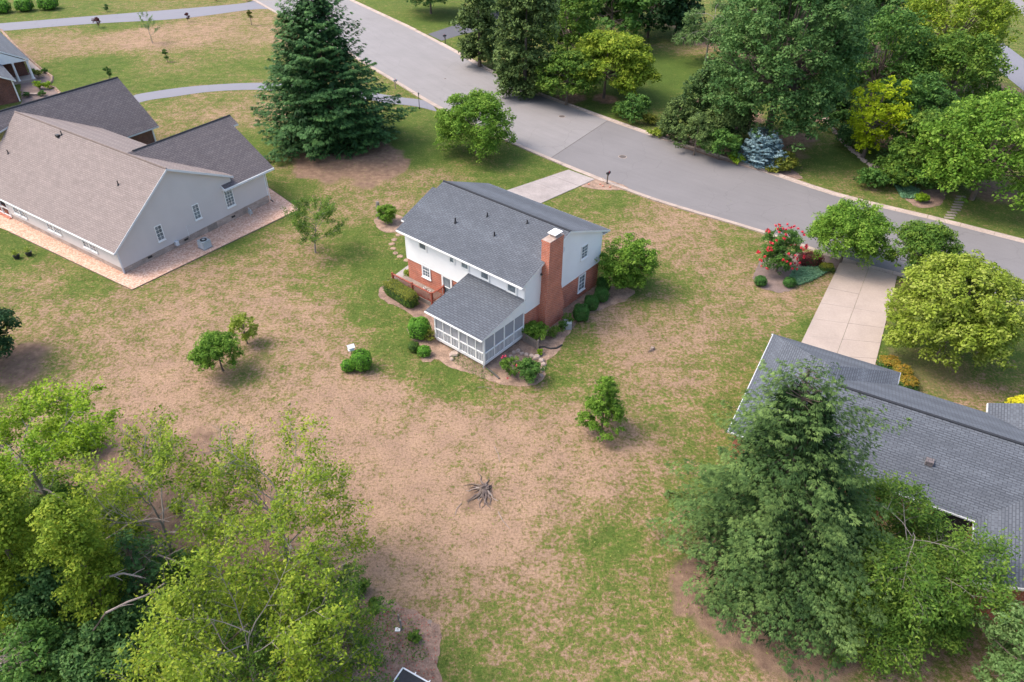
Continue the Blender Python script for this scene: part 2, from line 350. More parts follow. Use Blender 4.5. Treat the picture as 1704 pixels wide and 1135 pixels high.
dry2 = ramp(t, noise(t, co, .5, 4), [(.3, (.88, .84, .84)), (.7, (1.08, 1.04, .98))]); gc = mix(t, 1.0, gc, dry2, 'MULTIPLY')
dark = ramp(t, noise(t, co, 7, 4, .75), [(.3, (.5, .5, .46)), (.5, (1, 1, 1)), (.72, (1.3, 1.28, 1.2))]); gc = mix(t, .85, gc, dark, 'MULTIPLY')
sc = ramp(t, noise(t, co, 1.6, 5, .7), [(.25, (.13, .085, .062)), (.55, (.25, .165, .115)), (.8, (.38, .27, .18))])
sf = madd(nB, .5, asl.outputs['Fac']); sf = madd(sf, 1.0, -.25); sr = ramp(t, sf, [(.25, (0, 0, 0)), (.6, (1, 1, 1))])
gc = mix(t, sr, gc, sc)
t.links.new(gc, b.inputs['Base Color']); b.inputs['Roughness'].default_value = 1; b.inputs['Specular IOR Level'].default_value = .1
hB = madd(nC, .6, nD); bump(t, hB, b, .9, .12)
me.materials.append(m); ground = bpy.data.objects.new('ground', me); COL.objects.link(ground); ground['kind'] = 'structure'

# ------------------------------------------------------------------ sheets laid on the ground
def smooth(pts, step=.5):
    """Catmull-Rom through world points"""
    P = [np.array(p[:2], float) for p in pts]; P = [2*P[0]-P[1]]+P+[2*P[-1]-P[-2]]; out = []
    for i in range(1, len(P)-2):
        n = max(2, int(np.linalg.norm(P[i+1]-P[i])/step))
        for k in range(n):
            u = k/n; out.append(.5*((2*P[i])+(-P[i-1]+P[i+1])*u+(2*P[i-1]-5*P[i]+4*P[i+1]-P[i+2])*u*u+(-P[i-1]+3*P[i]-3*P[i+1]+P[i+2])*u**3))
    out.append(P[-2]); return np.array(out)
def resample(P, n):
    d = np.r_[0, np.cumsum(np.linalg.norm(np.diff(P, axis=0), axis=1))]; s = np.linspace(0, d[-1], n)
    return np.stack([np.interp(s, d, P[:, 0]), np.interp(s, d, P[:, 1])], 1)
def offset(P, w):
    T = np.gradient(P, axis=0); T /= np.linalg.norm(T, axis=1, keepdims=True); return P+np.stack([-T[:, 1], T[:, 0]], 1)*w
def ribbon(name, A, B, z, mat, **props):
    """strip between two equally long polylines, UV along its length"""
    n = len(A); V = [(p[0], p[1], z) for p in A]+[(p[0], p[1], z) for p in B]
    Fc = [(i, i+1, n+i+1, n+i) for i in range(n-1)]
    e1 = A[1]-A[0]; e2 = B[0]-A[0]
    if e1[0]*e2[1]-e1[1]*e2[0] < 0: Fc = [f[::-1] for f in Fc]
    me = bpy.data.meshes.new(name); me.from_pydata(V, [], Fc); me.materials.append(mat)
    uv = me.uv_layers.new(name='UVMap'); d = np.r_[0, np.cumsum(np.linalg.norm(np.diff(A, axis=0), axis=1))]; w = float(np.linalg.norm(B[0]-A[0]))
    for lp in me.loops:
        i = lp.vertex_index; uv.data[lp.index].uv = (d[i % n], 0 if i < n else w)
    o = bpy.data.objects.new(name, me); COL.objects.link(o)
    for k, v in props.items(): o[k] = v
    return o
def blob(name, pix, z, mat, rough=.12, seed=0, pts=None, thick=0, **props):
    """bed or patch with an irregular outline"""
    rg = random.Random(seed); P = [G(*p)[:2] for p in pix] if pts is None else [np.array(p) for p in pts]
    C = smooth(P+[P[0]], .35) if rough else np.array(P+[P[0]]); C = C[:-1]
    if rough: C = C+np.array([[rg.gauss(0, rough*.5), rg.gauss(0, rough*.5)] for _ in C])
    mb = MB(); a = sum(C[i][0]*C[(i+1) % len(C)][1]-C[(i+1) % len(C)][0]*C[i][1] for i in range(len(C)))
    if a < 0: C = C[::-1]
    me = bpy.data.meshes.new(name); n = len(C)
    V = [(c[0], c[1], z) for c in C]+[(c[0], c[1], 0) for c in C]
    me.from_pydata(V, [], [tuple(range(n))]+[(i, n+i, n+(i+1) % n, (i+1) % n) for i in range(n)]); me.materials.append(mat); auto_uv(me)
    o = bpy.data.objects.new(name, me); COL.objects.link(o)
    for k, v in props.items(): o[k] = v
    return o
near_px = [(462,20),(560,75),(650,128),(740,181),(860,238),(985,290),(1100,333),(1262,381),(1400,428),(1490,452),(1590,477),(1704,503)]
far_px = [(580,0),(701,57.5),(829,128),(888,155),(1080,225),(1269,286),(1398,328.5),(1564,369),(1704,405)]
nearW = [G(*p)[:2] for p in near_px]; farW = [G(*p)[:2] for p in far_px]
nearW = [nearW[0]+(nearW[0]-nearW[1])*3]+nearW+[nearW[-1]+(nearW[-1]-nearW[-2])*k for k in (2, 7)]
farW = [farW[0]+(farW[0]-farW[1])*2.6]+farW+[farW[-1]+(farW[-1]-farW[-2])*k for k in (1.5, 5)]
NS = 360
EN = resample(smooth(nearW), NS); EF = resample(smooth(farW), NS)
# road seam: the old surface ends and the newer one begins between these pixels
seam_n, seam_f = G(917, 262)[:2], G(997, 205)[:2]
i_n = int(np.argmin(((EN-seam_n)**2).sum(1))); i_f = int(np.argmin(((EF-seam_f)**2).sum(1)))
ribbon('road', resample(EN[:i_n+1], 150), resample(EF[:i_f+1], 150), .012, MT['road_old'], kind='structure')
ribbon('road', resample(EN[i_n:], 150), resample(EF[i_f:], 150), .012, MT['road_new'], kind='structure')
_sm = MB(); _sa, _sb = np.array([*EN[i_n], 0]), np.array([*EF[i_f], 0]); _sd = (_sb-_sa)/np.linalg.norm(_sb-_sa); _sp = np.array([-_sd[1], _sd[0], 0])
_sm.obox(_sa+(0, 0, .008), _sb-_sa, _sp*.09, (0, 0, .009)); _sm.build('road_seam', MT['iron'], None, kind='structure')
def kerb(E, side, openings, name):
    """gutter and upright kerb cast in 3 m lengths, each one a piece; dropped at the driveway openings"""
    root = empty(name, (0, 0, 0), kind='structure')
    d = np.r_[0, np.cumsum(np.linalg.norm(np.diff(E, axis=0), axis=1))]; L = d[-1]; s = 0.0
    T = lambda q: np.array([np.interp(q, d, E[:, 0]), np.interp(q, d, E[:, 1])])
    while s < L-3:
        a, b2 = s+.012, s+2.988; p, q = T(a), T(b2); tt = (q-p)/np.linalg.norm(q-p); nn = np.array([-tt[1], tt[0]])*side; s += 3
        mid = (p+q)/2
        if not (-75 < mid[0] < 80 and 20 < mid[1] < 175): continue
        low = any(np.linalg.norm(mid-o[:2]) < o[2] for o in openings); h = .045 if low else .13
        P = lambda base, w, z: np.array([base[0]+nn[0]*w, base[1]+nn[1]*w, z])
        mb = MB()
        prof = [(0, 0), (0, .022), (.42, .035), (.5, h), (.68, h+.005), (.68, 0)]
        A = [P(p, w, z) for w, z in prof]; B = [P(q, w, z) for w, z in prof]
        k0 = len(mb.v); mb.v += [tuple(x) for x in A+B]; n = len(prof)
        for i in range(n):
            f = (k0+i, k0+(i+1) % n, k0+n+(i+1) % n, k0+n+i); mb.f.append(f if side < 0 else f[::-1])
        mb.f.append(tuple(k0+i for i in range(n))); mb.f.append(tuple(k0+n+i for i in range(n-1, -1, -1)))
        mb.build('kerb_segment', MT['kerb'], root)
    return root
dn = lambda px, py, r: np.array([*G(px, py)[:2], r])
kerb(EN, -1, [dn(965,293,3.2), dn(1440,445,5), dn(705,170,4)], 'near_kerb')
kerb(EF, 1, [dn(720,60,4.5)], 'far_kerb')

# driveways
def slab_drive(name, corners, nl, nw, mat, z=.06, gap=.02):
    root = empty(name, (0, 0, 0), kind='structure'); a, b_, c, d = [np.array(p[:2]) for p in corners]   # a-b near road, d-c at the house
    for i in range(nl):
        for j in range(nw):
            f = lambda s, r: (a+(b_-a)*r)*(1-s)+(d+(c-d)*r)*s
            L = np.linalg.norm(d-a)/nl; W = np.linalg.norm(b_-a)/nw
            s0, s1 = (i+gap/L/2)/nl, (i+1-gap/L/2)/nl; r0, r1 = (j+gap/W/2)/nw, (j+1-gap/W/2)/nw
            dz = random.Random(i*7+j).uniform(-.008, .008); q = [f(s0, r0), f(s0, r1), f(s1, r1), f(s1, r0)]
            MB().prism([(*p, -.02) for p in q], (0, 0, z+.02+dz)).build('slab', mat, root)
    return root
slab_drive('concrete_driveway', [G(1399,434), G(1493,460), G(1452,625), G(1308,622)], 7, 2, MT['concrete'])
slab_drive('main_driveway', [G(946,283), G(990,299), G(852,360), G(790,335)], 5, 1, MT['concrete_grey'])
def drive(name, up, lo, mat, z=.02):
    A = resample(smooth([G(*p) for p in up]), 80); B = resample(smooth([G(*p) for p in lo]), 80)
    return ribbon(name, A, B, z, mat, kind='structure')
drive('asphalt_driveway', [(130,195),(213,163),(240,155),(330,143),(443,138),(560,145),(660,161),(700,166),(718,172)], [(150,215),(226,173),(290,161),(360,152),(443,150),(560,158),(640,171),(690,177),(728,186)], MT['drive_asphalt'])
drive('far_driveway', [(-60,42),(0,39),(150,27),(300,15),(400,6),(425,0)], [(-60,57),(0,52),(150,40),(300,31),(420,16),(455,16)], MT['drive_asphalt'])
drive('side_driveway', [(712,57),(765,39),(820,20),(900,0)], [(735,68),(768,58),(840,40),(920,12)], MT['drive_dark'])
drive('back_driveway', [(1655,60),(1680,80),(1720,110)], [(1655,110),(1675,128),(1720,165)], MT['drive_asphalt'])
drive('back_road', [(1680,-30),(1700,0),(1740,30)], [(1660,-30),(1682,5),(1730,50)], MT['road_old'])
# gravel surround of the grey house, with a dark edging
blob('gravel_bed', [(-90,345),(15,385),(220,482),(498,348),(440,308),(300,350),(190,380),(60,330)], .035, MT['gravel'], 0, kind='structure')
MB().tube([(*G(15,386)[:2], .02), (*G(220,483)[:2], .02), (*G(499,349)[:2], .02), (*G(440,307)[:2], .02)], .035, 5).build('bed_edging', MT['bark'], None, kind='structure')
# mulch beds
BEDS = [('mulch_bed', [(676,545),(690,575),(705,603),(725,598),(752,612),(800,628),(840,640),(893,640),(908,610),(903,585),(870,560),(800,560),(735,540)], 'mulch_tan'),
 ('side_bed', [(868,560),(935,510),(1000,475),(1052,482),(1042,500),(980,522),(948,552),(925,590),(900,600),(880,585)], 'mulch_tan'),
 ('hedge_bed', [(630,478),(634,496),(680,520),(700,540),(740,545),(745,500),(715,495),(700,480),(660,470)], 'mulch'),
 ('shrub_bed', [(622,365),(628,380),(650,387),(678,380),(668,360),(645,355)], 'mulch_tan'),
 ('flower_bed', [(1252,462),(1268,480),(1300,487),(1322,478),(1336,460),(1385,452),(1396,432),(1330,420),(1270,432)], 'mulch_dark'),
 ('mailbox_bed', [(990,296),(966,309),(985,314),(1020,317),(1046,314),(1020,302)], 'mulch_tan'),
 ('lower_bed', [(600,990),(650,1002),(700,1022),(733,1050),(728,1100),(726,1180),(540,1180),(560,1080)], 'mulch'),
 ('street_bed', [(1086,222),(1100,216),(1260,258),(1330,290),(1318,297),(1230,275),(1140,247)], 'mulch'),
 ('border_bed', [(1505,330),(1530,318),(1572,318),(1565,340),(1530,346)], 'mulch'),
 ('porch_bed', [(30,188),(90,160),(96,150),(80,146),(85,130),(70,119),(56,118),(36,130),(36,172)], 'mulch_dark'),
]
for i, (nm, px, mt) in enumerate(BEDS): blob(nm, px, .016+i*.0006, MT[mt], .12, i, kind='structure')
# brick edging of the far bed and its concrete walk
MB().tube([(*G(x, y)[:2], .03) for x, y in [(2,50),(25,75),(48,97),(72,118),(87,128),(86,137),(78,142),(92,147),(100,155),(95,163),(70,170),(40,182),(0,196)]], .2, 6).build('brick_edging', MT['mulch_tan'], None, kind='structure')
blob('front_walk', [(40,96),(50,99),(70,118),(50,123)], .05, MT['concrete'], 0, kind='structure')
# stepping stones
rs = random.Random(3)
def stone_piece(name, c, r, h, mat, parent=None, n=8, seed=0, **props):
    rg = random.Random(seed); V = MB(); w = [rg.uniform(.75, 1.15) for _ in range(n)]
    lo = [(c[0]+r*w[i]*math.cos(6.283*i/n), c[1]+r*w[i]*math.sin(6.283*i/n), c[2]) for i in range(n)]
    mi = [(c[0]+r*w[i]*.97*math.cos(6.283*i/n), c[1]+r*w[i]*.97*math.sin(6.283*i/n), c[2]+h*.6) for i in range(n)]
    hi = [(c[0]+r*w[i]*.72*math.cos(6.283*i/n), c[1]+r*w[i]*.72*math.sin(6.283*i/n), c[2]+h*rg.uniform(.9, 1.1)) for i in range(n)]
    V.v = lo+mi+hi
    for k in (0, n):
        for i in range(n): V.f.append((k+i, k+(i+1) % n, k+n+(i+1) % n, k+n+i))
    V.f.append(tuple(range(2*n, 3*n))); return V.build(name, mat, parent, **props)
root = empty('stepping_stone_path', (0, 0, 0), kind='structure')
for i, (x, y) in enumerate([(663,391),(656,399),(652,406),(654,414),(658,421),(666,427),(676,433),(650,384)]): stone_piece('stepping_stone', G(x, y), .3, .05, MT['mulch_tan'], root, seed=i)
root = empty('garden_steps', (0, 0, 0), kind='structure')
for i in range(9):
    x, y = 1598-i*1.9-(.6*i if i > 5 else 0), 327+i*4.4; g = G(x, y); MB().obox((g[0]-.45, g[1]-.2, 0), (.95, -.1, 0), (.05, .36, 0), (0, 0, .04)).build('paver', MT['wood_grey'], root)

# grass tufts standing on the lawn (nobody could count them)
rg = np.random.default_rng(11); n0 = 120000
P = np.stack([rg.uniform(-62, 46, n0), rg.uniform(18, 80, n0)], 1)
keep = rg.uniform(0, 1, n0) < np.clip(1.25-P[:, 1]/75, .15, 1); P = P[keep]
gg = rbf(P); P = P[rg.uniform(0, 1, len(P)) < .03+.8*np.clip(gg, 0, 1)**1.5]
# keep the tufts off roads, drives, beds and house footprints
def inside(P, poly):
    r = np.zeros(len(P), bool); Q = np.array(poly)
    for i in range(len(Q)):
        a, b2 = Q[i], Q[(i+1) % len(Q)]; c = (a[1] > P[:, 1]) != (b2[1] > P[:, 1])
        r ^= c & (P[:, 0] < (b2[0]-a[0])*(P[:, 1]-a[1])/(b2[1]-a[1]+1e-12)+a[0])
    return r
KEEP_OFF = [np.concatenate([offset(EN, -.8), offset(EF, .8)[::-1]])]
KEEP_OFF += [np.array([G(*p)[:2] for p in px]) for _, px, _ in BEDS]
KEEP_OFF += [np.array([G(*p)[:2] for p in q]) for q in ([(-90,345),(15,385),(220,482),(498,348),(440,308),(300,200),(0,100)], [(1399,434),(1493,460),(1452,625),(1308,622)], [(946,283),(990,299),(852,360),(790,335)], [(130,195),(213,163),(330,143),(443,138),(560,145),(718,172),(728,186),(560,158),(443,150),(290,161),(150,215)])]
for q in KEEP_OFF: P = P[~inside(P, q)]
n = len(P); hgt_ = rg.uniform(.03, .065, n); an = rg.uniform(0, 6.28, n); tone = rg.uniform(0, 1, n)
V = []; tn = []
for k in range(2):
    a = an+k*1.57; T = np.stack([np.cos(a), np.sin(a), np.zeros(n)], 1); W = rg.uniform(.02, .05, n)
    B0 = np.stack([P[:, 0], P[:, 1], np.zeros(n)], 1); Z = np.stack([rg.normal(0, .05, n), rg.normal(0, .05, n), hgt_], 1)
    V.append(np.stack([B0-T*W[:, None]*.5, B0+T*W[:, None]*.5, B0+T*W[:, None]*.9+Z, B0-T*W[:, None]*.9+Z], 1)); tn.append(tone)
MT['tuft'] = leafmat('grass_blades', [(.11, .15, .03), (.16, .20, .04), (.26, .25, .09)], .2, .4)
quads('grass_tufts', np.concatenate(V).reshape(-1, 3), np.concatenate(tn), MT['tuft'], kind='stuff')
def rbf_at(x, y): return float(rbf(np.array([[x, y]]))[0])
# ------------------------------------------------------------------ house pieces
def window(root, o, u, n, w, h, cols=2, rows=2, sashes=2, frame='white', sill=True, fw=.07, label=None):
    """window > pane, muntin, sill; o = lower left corner on the wall, u along, n out"""
    o, u, n = (np.array(x, float) for x in (o, u, n)); z = np.array([0, 0, 1.0])
    f = MB(); d = n*.06
    f.obox(o, u*fw, z*h, d); f.obox(o+u*(w-fw), u*fw, z*h, d)
    f.obox(o+u*fw, u*(w-2*fw), z*fw, d); f.obox(o+u*fw+z*(h-fw), u*(w-2*fw), z*fw, d)
    win = f.build('window', MT[frame], root)
    if label: win['label'] = label
    ih = (h-2*fw)/sashes
    for s in range(sashes):
        b0 = o+u*fw+z*(fw+s*ih); iw = w-2*fw
        MB().obox(b0+z*.02+n*.004, u*iw, z*(ih-.02), n*.014).build('pane', MT['glass'], win)
        m = MB(); m.obox(b0+z*-.018+n*.002, u*iw, z*.036, n*.042)
        for i in range(1, cols): m.obox(b0+u*(iw*i/cols-.012)+z*.02+n*.018, u*.024, z*(ih-.03), n*.014)
        for i in range(1, rows): m.obox(b0+z*(ih*i/rows-.012)+n*.018, u*iw, z*.024, n*.012)
        m.build('muntin', MT[frame], win)
    if sill: MB().obox(o-u*.05-z*.07, u*(w+.1), z*.068, n*.12).build('sill', MT[frame], win)
    return win
def roof_part(root, name, polys, mat, fascia_mat, th=.16, pitch=.145, capmat=None):
    """roof > fascia : shingle courses on top of a thin deck whose edges show as fascia"""
    c = MB(); f = MB()
    for p in polys:
        n = courses(c, p, pitch, .014); P = [np.array(q, float)-n*.006 for q in p]; f.prism(P, (0, 0, -th))
    r = c.build(name, MT[mat], root); f.build('fascia', MT[fascia_mat], r); return r
def ridge_cap(root, a, b, w, slope, mat='ridge'):
    w = w*.6
    a, b = np.array(a, float), np.array(b, float); d = (b-a)/np.linalg.norm(b-a); s = np.cross(d, (0, 0, 1)); s /= np.linalg.norm(s); m = MB()
    L = np.linalg.norm(b-a); k = 0.0
    while k < L:
        p = a+d*k; q = a+d*min(L, k+.3); z = np.array([0, 0, 1.0])
        for sg in (1, -1):
            A_, B_ = p+z*.085+(s*sg-z*slope)*w, q+z*.075+(s*sg-z*slope)*w; m.poly([p+z*.085, q+z*.075, B_, A_]); m.poly([A_, B_, B_-z*.09, A_-z*.09])
        k += .29
    return m.build('ridge_cap', MT[mat], root)
def vent(root, x, y, z, h=.45, r=.05):
    v = MB(); v.tube([(x, y, z-.1), (x, y, z+h)], r, 8); v.tube([(x, y, z-.06), (x, y, z+.1)], [r*2.6, r*1.3], 8); return v.build('vent_pipe', MT['black'], root)
def downspout(root, pts, mat='white', r=.045): return MB().tube(pts, r, 4).build('downspout', MT[mat], root)
def siding(root, polys, mat, pitch=.12, name='siding', lift=.022):
    m = MB()
    for p in polys: courses(m, p, pitch, lift)
    return m.build(name, MT[mat], root)

# ================================================================== the brick house in the middle
YM = math.radians(-38.88)
def L2W(yaw, ox, oy):
    c, s = math.cos(yaw), math.sin(yaw); return np.array([ox*c-oy*s, ox*s+oy*c, 0.0])
OM = L2W(YM, -27.2, 35.1)
hm = empty('brick_house', OM, YM, label='two-storey red brick and white siding house with blue-grey roof in the middle of the lot', category='house')
X0, Y1 = -12.55, 10.1
br = MB(); br.box(X0, 0, 0, Y1, 0, 2.43); br.build('brick_wall', MT['brick'], hm)
up = MB(); up.box(X0-.02, .02, -.02, Y1+.02, 2.432, 5.0)
RY, RZ, EZ = 5.1, 7.38, 5.12      # ridge line and eave height
def rz(y): return EZ+(RZ-EZ)*((y+.62)/(RY+.62) if y < RY else (10.85-y)/(10.85-RY))
for x in (X0-.02, .02-.12):
    up.prism([(x, -.02, 5.001), (x, Y1+.02, 5.001), (x, Y1+.02, rz(Y1)-.2), (x, RY, RZ-.2), (x, -.02, rz(0)-.2)], (.12, 0, 0))
up.build('upper_wall', MT['siding_white'], hm)
s = [[(X0, -.035, 2.40), (0, -.035, 2.40), (0, -.035, 5.0), (X0, -.035, 5.0)]]
s += [[(.035, 0, 2.40), (.035, Y1, 2.40), (.035, Y1, rz(Y1)-.17), (.035, RY, RZ-.17), (.035, 0, rz(0)-.17)]]
s += [[(X0-.035, Y1, 2.40), (X0-.035, 0, 2.40), (X0-.035, 0, rz(0)-.17), (X0-.035, RY, RZ-.17), (X0-.035, Y1, rz(Y1)-.17)]]
siding(hm, s, 'siding_white', .2)
t_ = MB(); t_.box(-.02, .06, -.06, .06, 2.38, 5.0); t_.box(-.02, .06, Y1-.06, Y1+.06, 2.38, 5.0); t_.box(X0-.06, X0+.04, -.06, .04, 2.38, 5.0)
t_.box(X0, -.03, -.07, -.036, 2.33, 2.42); t_.box(.036, .07, .07, Y1-.07, 2.33, 2.42); t_.build('corner_trim', MT['white'], hm)
RX0, RX1 = -12.95, .3
r = roof_part(hm, 'roof', [[(RX0, -.62, EZ), (RX1, -.62, EZ), (RX1, RY, RZ), (RX0, RY, RZ)], [(RX1, 10.85, EZ), (RX0, 10.85, EZ), (RX0, RY, RZ), (RX1, RY, RZ)],
    [(RX0-.42, .35, rz(.35)), (RX0-.004, .35, rz(.35)), (RX0-.004, 4.2, rz(4.2)), (RX0-.42, 4.2, rz(4.2))]], 'shingle_blue', 'white')
ridge_cap(r, (RX0, RY, RZ), (RX1, RY, RZ), .15, .38)
MB().box(X0-.45, X0-.03, .5, 4.1, 0, 5.0).build('side_bay', MT['siding_white'], hm)
g_ = MB(); g_.box(RX0, RX1, -.69, -.625, EZ-.14, EZ-.03); g_.box(RX0, RX1, 10.855, 10.92, EZ-.14, EZ-.03)
g_.box(RX0+.1, RX1-.1, -.6, -.03, 4.88, 4.92); g_.box(RX0+.1, RX1-.1, Y1+.05, 10.8, 4.88, 4.92); g_.build('gutter', MT['white'], hm)
for x in (-8.75, -4.9): vent(r, x, 2.0 if x < -8 else 2.3, rz(2.1), .42, .06)
vent(r, -6.75, 3.6, rz(3.6), .35); vent(r, -3.3, 4.35, rz(4.35), .3)
for (x0, x1, z0) in ((-11.0, -10.05, 3.85), (-7.6, -6.95, 3.9), (-6.35, -5.45, 3.9), (-4.3, -3.35, 3.8), (-1.65, -.65, 3.75)):
    window(hm, (x0, -.055, z0), (1, 0, 0), (0, -1, 0), x1-x0, .85, 1, 1, 1, fw=.13, sill=False)
w_ = window(hm, (-10.85, -.003, 1.25), (1, 0, 0), (0, -1, 0), 1.0, 1.4, 3, 2, 2, fw=.13, label='large white-framed window in the brick rear wall')
window(hm, (.055, 7.15, 3.78), (0, 1, 0), (1, 0, 0), .92, 1.25, 2, 2, 2, label='upstairs window in the white gable')
window(hm, (.003, 7.15, .62), (0, 1, 0), (1, 0, 0), 1.0, 1.6, 2, 2, 2, fw=.12, label='ground-floor window in the brick gable')
MB().tube([(.052, 4.55, 5.9), (.075, 4.55, 5.9)], .27, 16).build('gable_vent', MT['trim_grey'], hm)
# glazed back door
d_ = MB(); ox = -8.55; d_.box(ox, ox+.16, -.08, -.003, .42, 2.42); d_.box(ox+.98, ox+1.14, -.08, -.003, .42, 2.42); d_.box(ox+.16, ox+.98, -.08, -.003, 2.26, 2.42); d_.box(ox+.16, ox+.98, -.075, -.003, .42, .62); d_.box(ox+.16, ox+.98, -.07, -.003, 1.3, 1.36)
dr = d_.build('door', MT['white'], hm); MB().box(ox+.16, ox+.98, -.03, -.004, .62, 1.298).build('pane', MT['glass'], dr); MB().box(ox+.16, ox+.98, -.03, -.004, 1.362, 2.258).build('pane', MT['glass'], dr)
MB().box(ox+.9, ox+.95, -.13, -.08, 1.32, 1.4).build('handle', MT['black'], dr)
MB().box(-7.15, -7.02, -.16, -.003, 1.75, 1.98).build('wall_lantern', MT['black'], hm)
# chimney with sloping shoulders
c = MB(); CX = .7
def ring(y0, y1, z, x1=CX, x0=-.05): return [(x0, y0, z), (x1, y0, z), (x1, y1, z), (x0, y1, z)]
lv = [ring(1.82, 4.2, 0), ring(1.82, 4.2, 1.7), ring(1.95, 3.72, 3.5), ring(1.95, 3.62, 7.72)]
for a, b2 in zip(lv[:-1], lv[1:]):
    for k in range(4): c.poly([a[k], a[(k+1) % 4], b2[(k+1) % 4], b2[k]])
c.poly(lv[-1]); ch = c.build('chimney', MT['brick'], hm)
c = MB(); c.box(-.08, CX+.03, 1.92, 3.65, 7.722, 7.86); c.build('crown_course', MT['brick'], ch)
c = MB(); c.prism([(-.06, 1.94, 7.862), (CX+.01, 1.94, 7.862), (CX+.01, 3.63, 7.862), (-.06, 3.63, 7.862)], (0, 0, .06)); c.build('cement_cap', MT['stone'], ch)
c = MB(); c.box(.06, .56, 2.75, 3.35, 7.924, 8.1); c.build('flue', MT['stone'], ch)
c = MB(); c.prism([(-.05, 2.6, 8.16), (.68, 2.6, 8.16), (.68, 3.5, 8.16), (-.05, 3.5, 8.16)], (0, 0, .05)); c.prism([(.1, 2.8, 8.21), (.5, 2.8, 8.21), (.5, 3.3, 8.21), (.1, 3.3, 8.21)], (0, 0, .04))
for x in (.08, .5):
    for y in (2.78, 3.28): c.box(x, x+.03, y, y+.03, 8.1, 8.16)
c.build('rain_cap', MT['white'], ch)
MB().tube([(-.02, 1.9, 5.0), (.2, 1.8, 5.05)], .08, 8).build('flood_lamp', MT['black'], hm)
# screened porch
PX0, PX1, PY0 = -4.85, .06, -4.62
fl = MB(); fl.box(PX0, PX1, PY0, -.03, .22, .42); fl.build('porch_floor', MT['white'], hm)
fl = MB()
for i in range(7): MB().box(PX0+.05+i*.78, PX0+.2+i*.78, PY0+.1, PY0+.25, 0, .22).build('porch_pier', MT['wood_grey'], hm)
def bay_posts(a, b2, n): return [a+(b2-a)*i/n for i in range(n+1)]
PT = 2.6
for i, x in enumerate(bay_posts(PX0, PX1, 6)):
    q = MB(); w = .11 if i in (0, 6, 3) else .07; q.box(x-w/2, x+w/2, PY0-w/2, PY0+w/2, .42, PT); q.build('porch_post', MT['white'], hm)
for side_x in (PX1, PX0):
    for i, y in enumerate(bay_posts(PY0, -.12, 4)):
        if i == 0: continue
        q = MB(); q.box(side_x-.04, side_x+.04, y-.04, y+.04, .42, PT); q.build('porch_post', MT['white'], hm)
q = MB(); q.box(PX0+.06, PX1-.06, PY0-.05, PY0+.05, 1.27, 1.35); q.box(PX0+.06, PX1-.06, PY0-.045, PY0+.045, .425, .5)
for side_x in (PX1, PX0): q.box(side_x-.045, side_x+.045, PY0+.06, -.16, 1.27, 1.35); q.box(side_x-.042, side_x+.042, PY0+.06, -.16, .425, .5)
q.build('porch_rail', MT['white'], hm)
x = PX0+.13
while x < PX1-.1:
    MB().box(x, x+.028, PY0-.018, PY0+.018, .502, 1.268).build('baluster', MT['white'], hm); x += .155
y = PY0+.13
while y < -.15:
    for side_x in (PX1, PX0): MB().box(side_x-.018, side_x+.018, y, y+.028, .502, 1.268).build('baluster', MT['white'], hm)
    y += .155
for i in range(6):
    a, b2 = bay_posts(PX0, PX1, 6)[i:i+2]; MB().poly([(a+.04, PY0+.024, .5), (b2-.04, PY0+.024, .5), (b2-.04, PY0+.024, PT), (a+.04, PY0+.024, PT)]); q = MB(); q.box(a+.04, b2-.04, PY0+.022, PY0+.028, .505, PT); q.build('fly_screen', MT['screen'], hm)
for side_x, sg in ((PX1, -1), (PX0, 1)):
    for i in range(4):
        a, b2 = bay_posts(PY0, -.12, 4)[i:i+2]; xx = side_x+sg*.026; q = MB(); q.box(min(xx, xx+.006), max(xx, xx+.006), a+.05, b2-.05, .505, PT); q.build('fly_screen', MT['screen'], hm)
PE, PW = 2.74, 3.72   # porch roof eave and wall height
pz = lambda y: PE+(PW-PE)*(y+4.95)/4.9
q = MB(); q.box(PX0-.05, PX1+.05, PY0-.06, PY0+.06, PT, PT+.07)
for xx in (PX0, PX1): q.prism([(xx-.05, PY0+.06, PT), (xx-.05, -.04, PT), (xx-.05, -.04, pz(-.04)-.17), (xx-.05, PY0+.06, pz(PY0)-.15)], (.1, 0, 0))
q.build('porch_fascia', MT['white'], hm)
roof_part(hm, 'porch_roof', [[(-5.55, -4.95, PE), (.16, -4.95, PE), (.16, -.05, PW), (-5.55, -.05, PW)]], 'shingle_blue', 'white', .12)
q = MB(); q.box(-5.55, .16, -5.02, -4.955, PE-.12, PE-.02); q.build('porch_gutter', MT['white'], hm)
downspout(hm, [(.06, -4.98, PE-.05), (.1, -4.76, PE-.25), (.1, -4.76, .1)]); downspout(hm, [(.1, -.68, 4.95), (.12, -.14, 4.6), (.12, -.14, .15)])
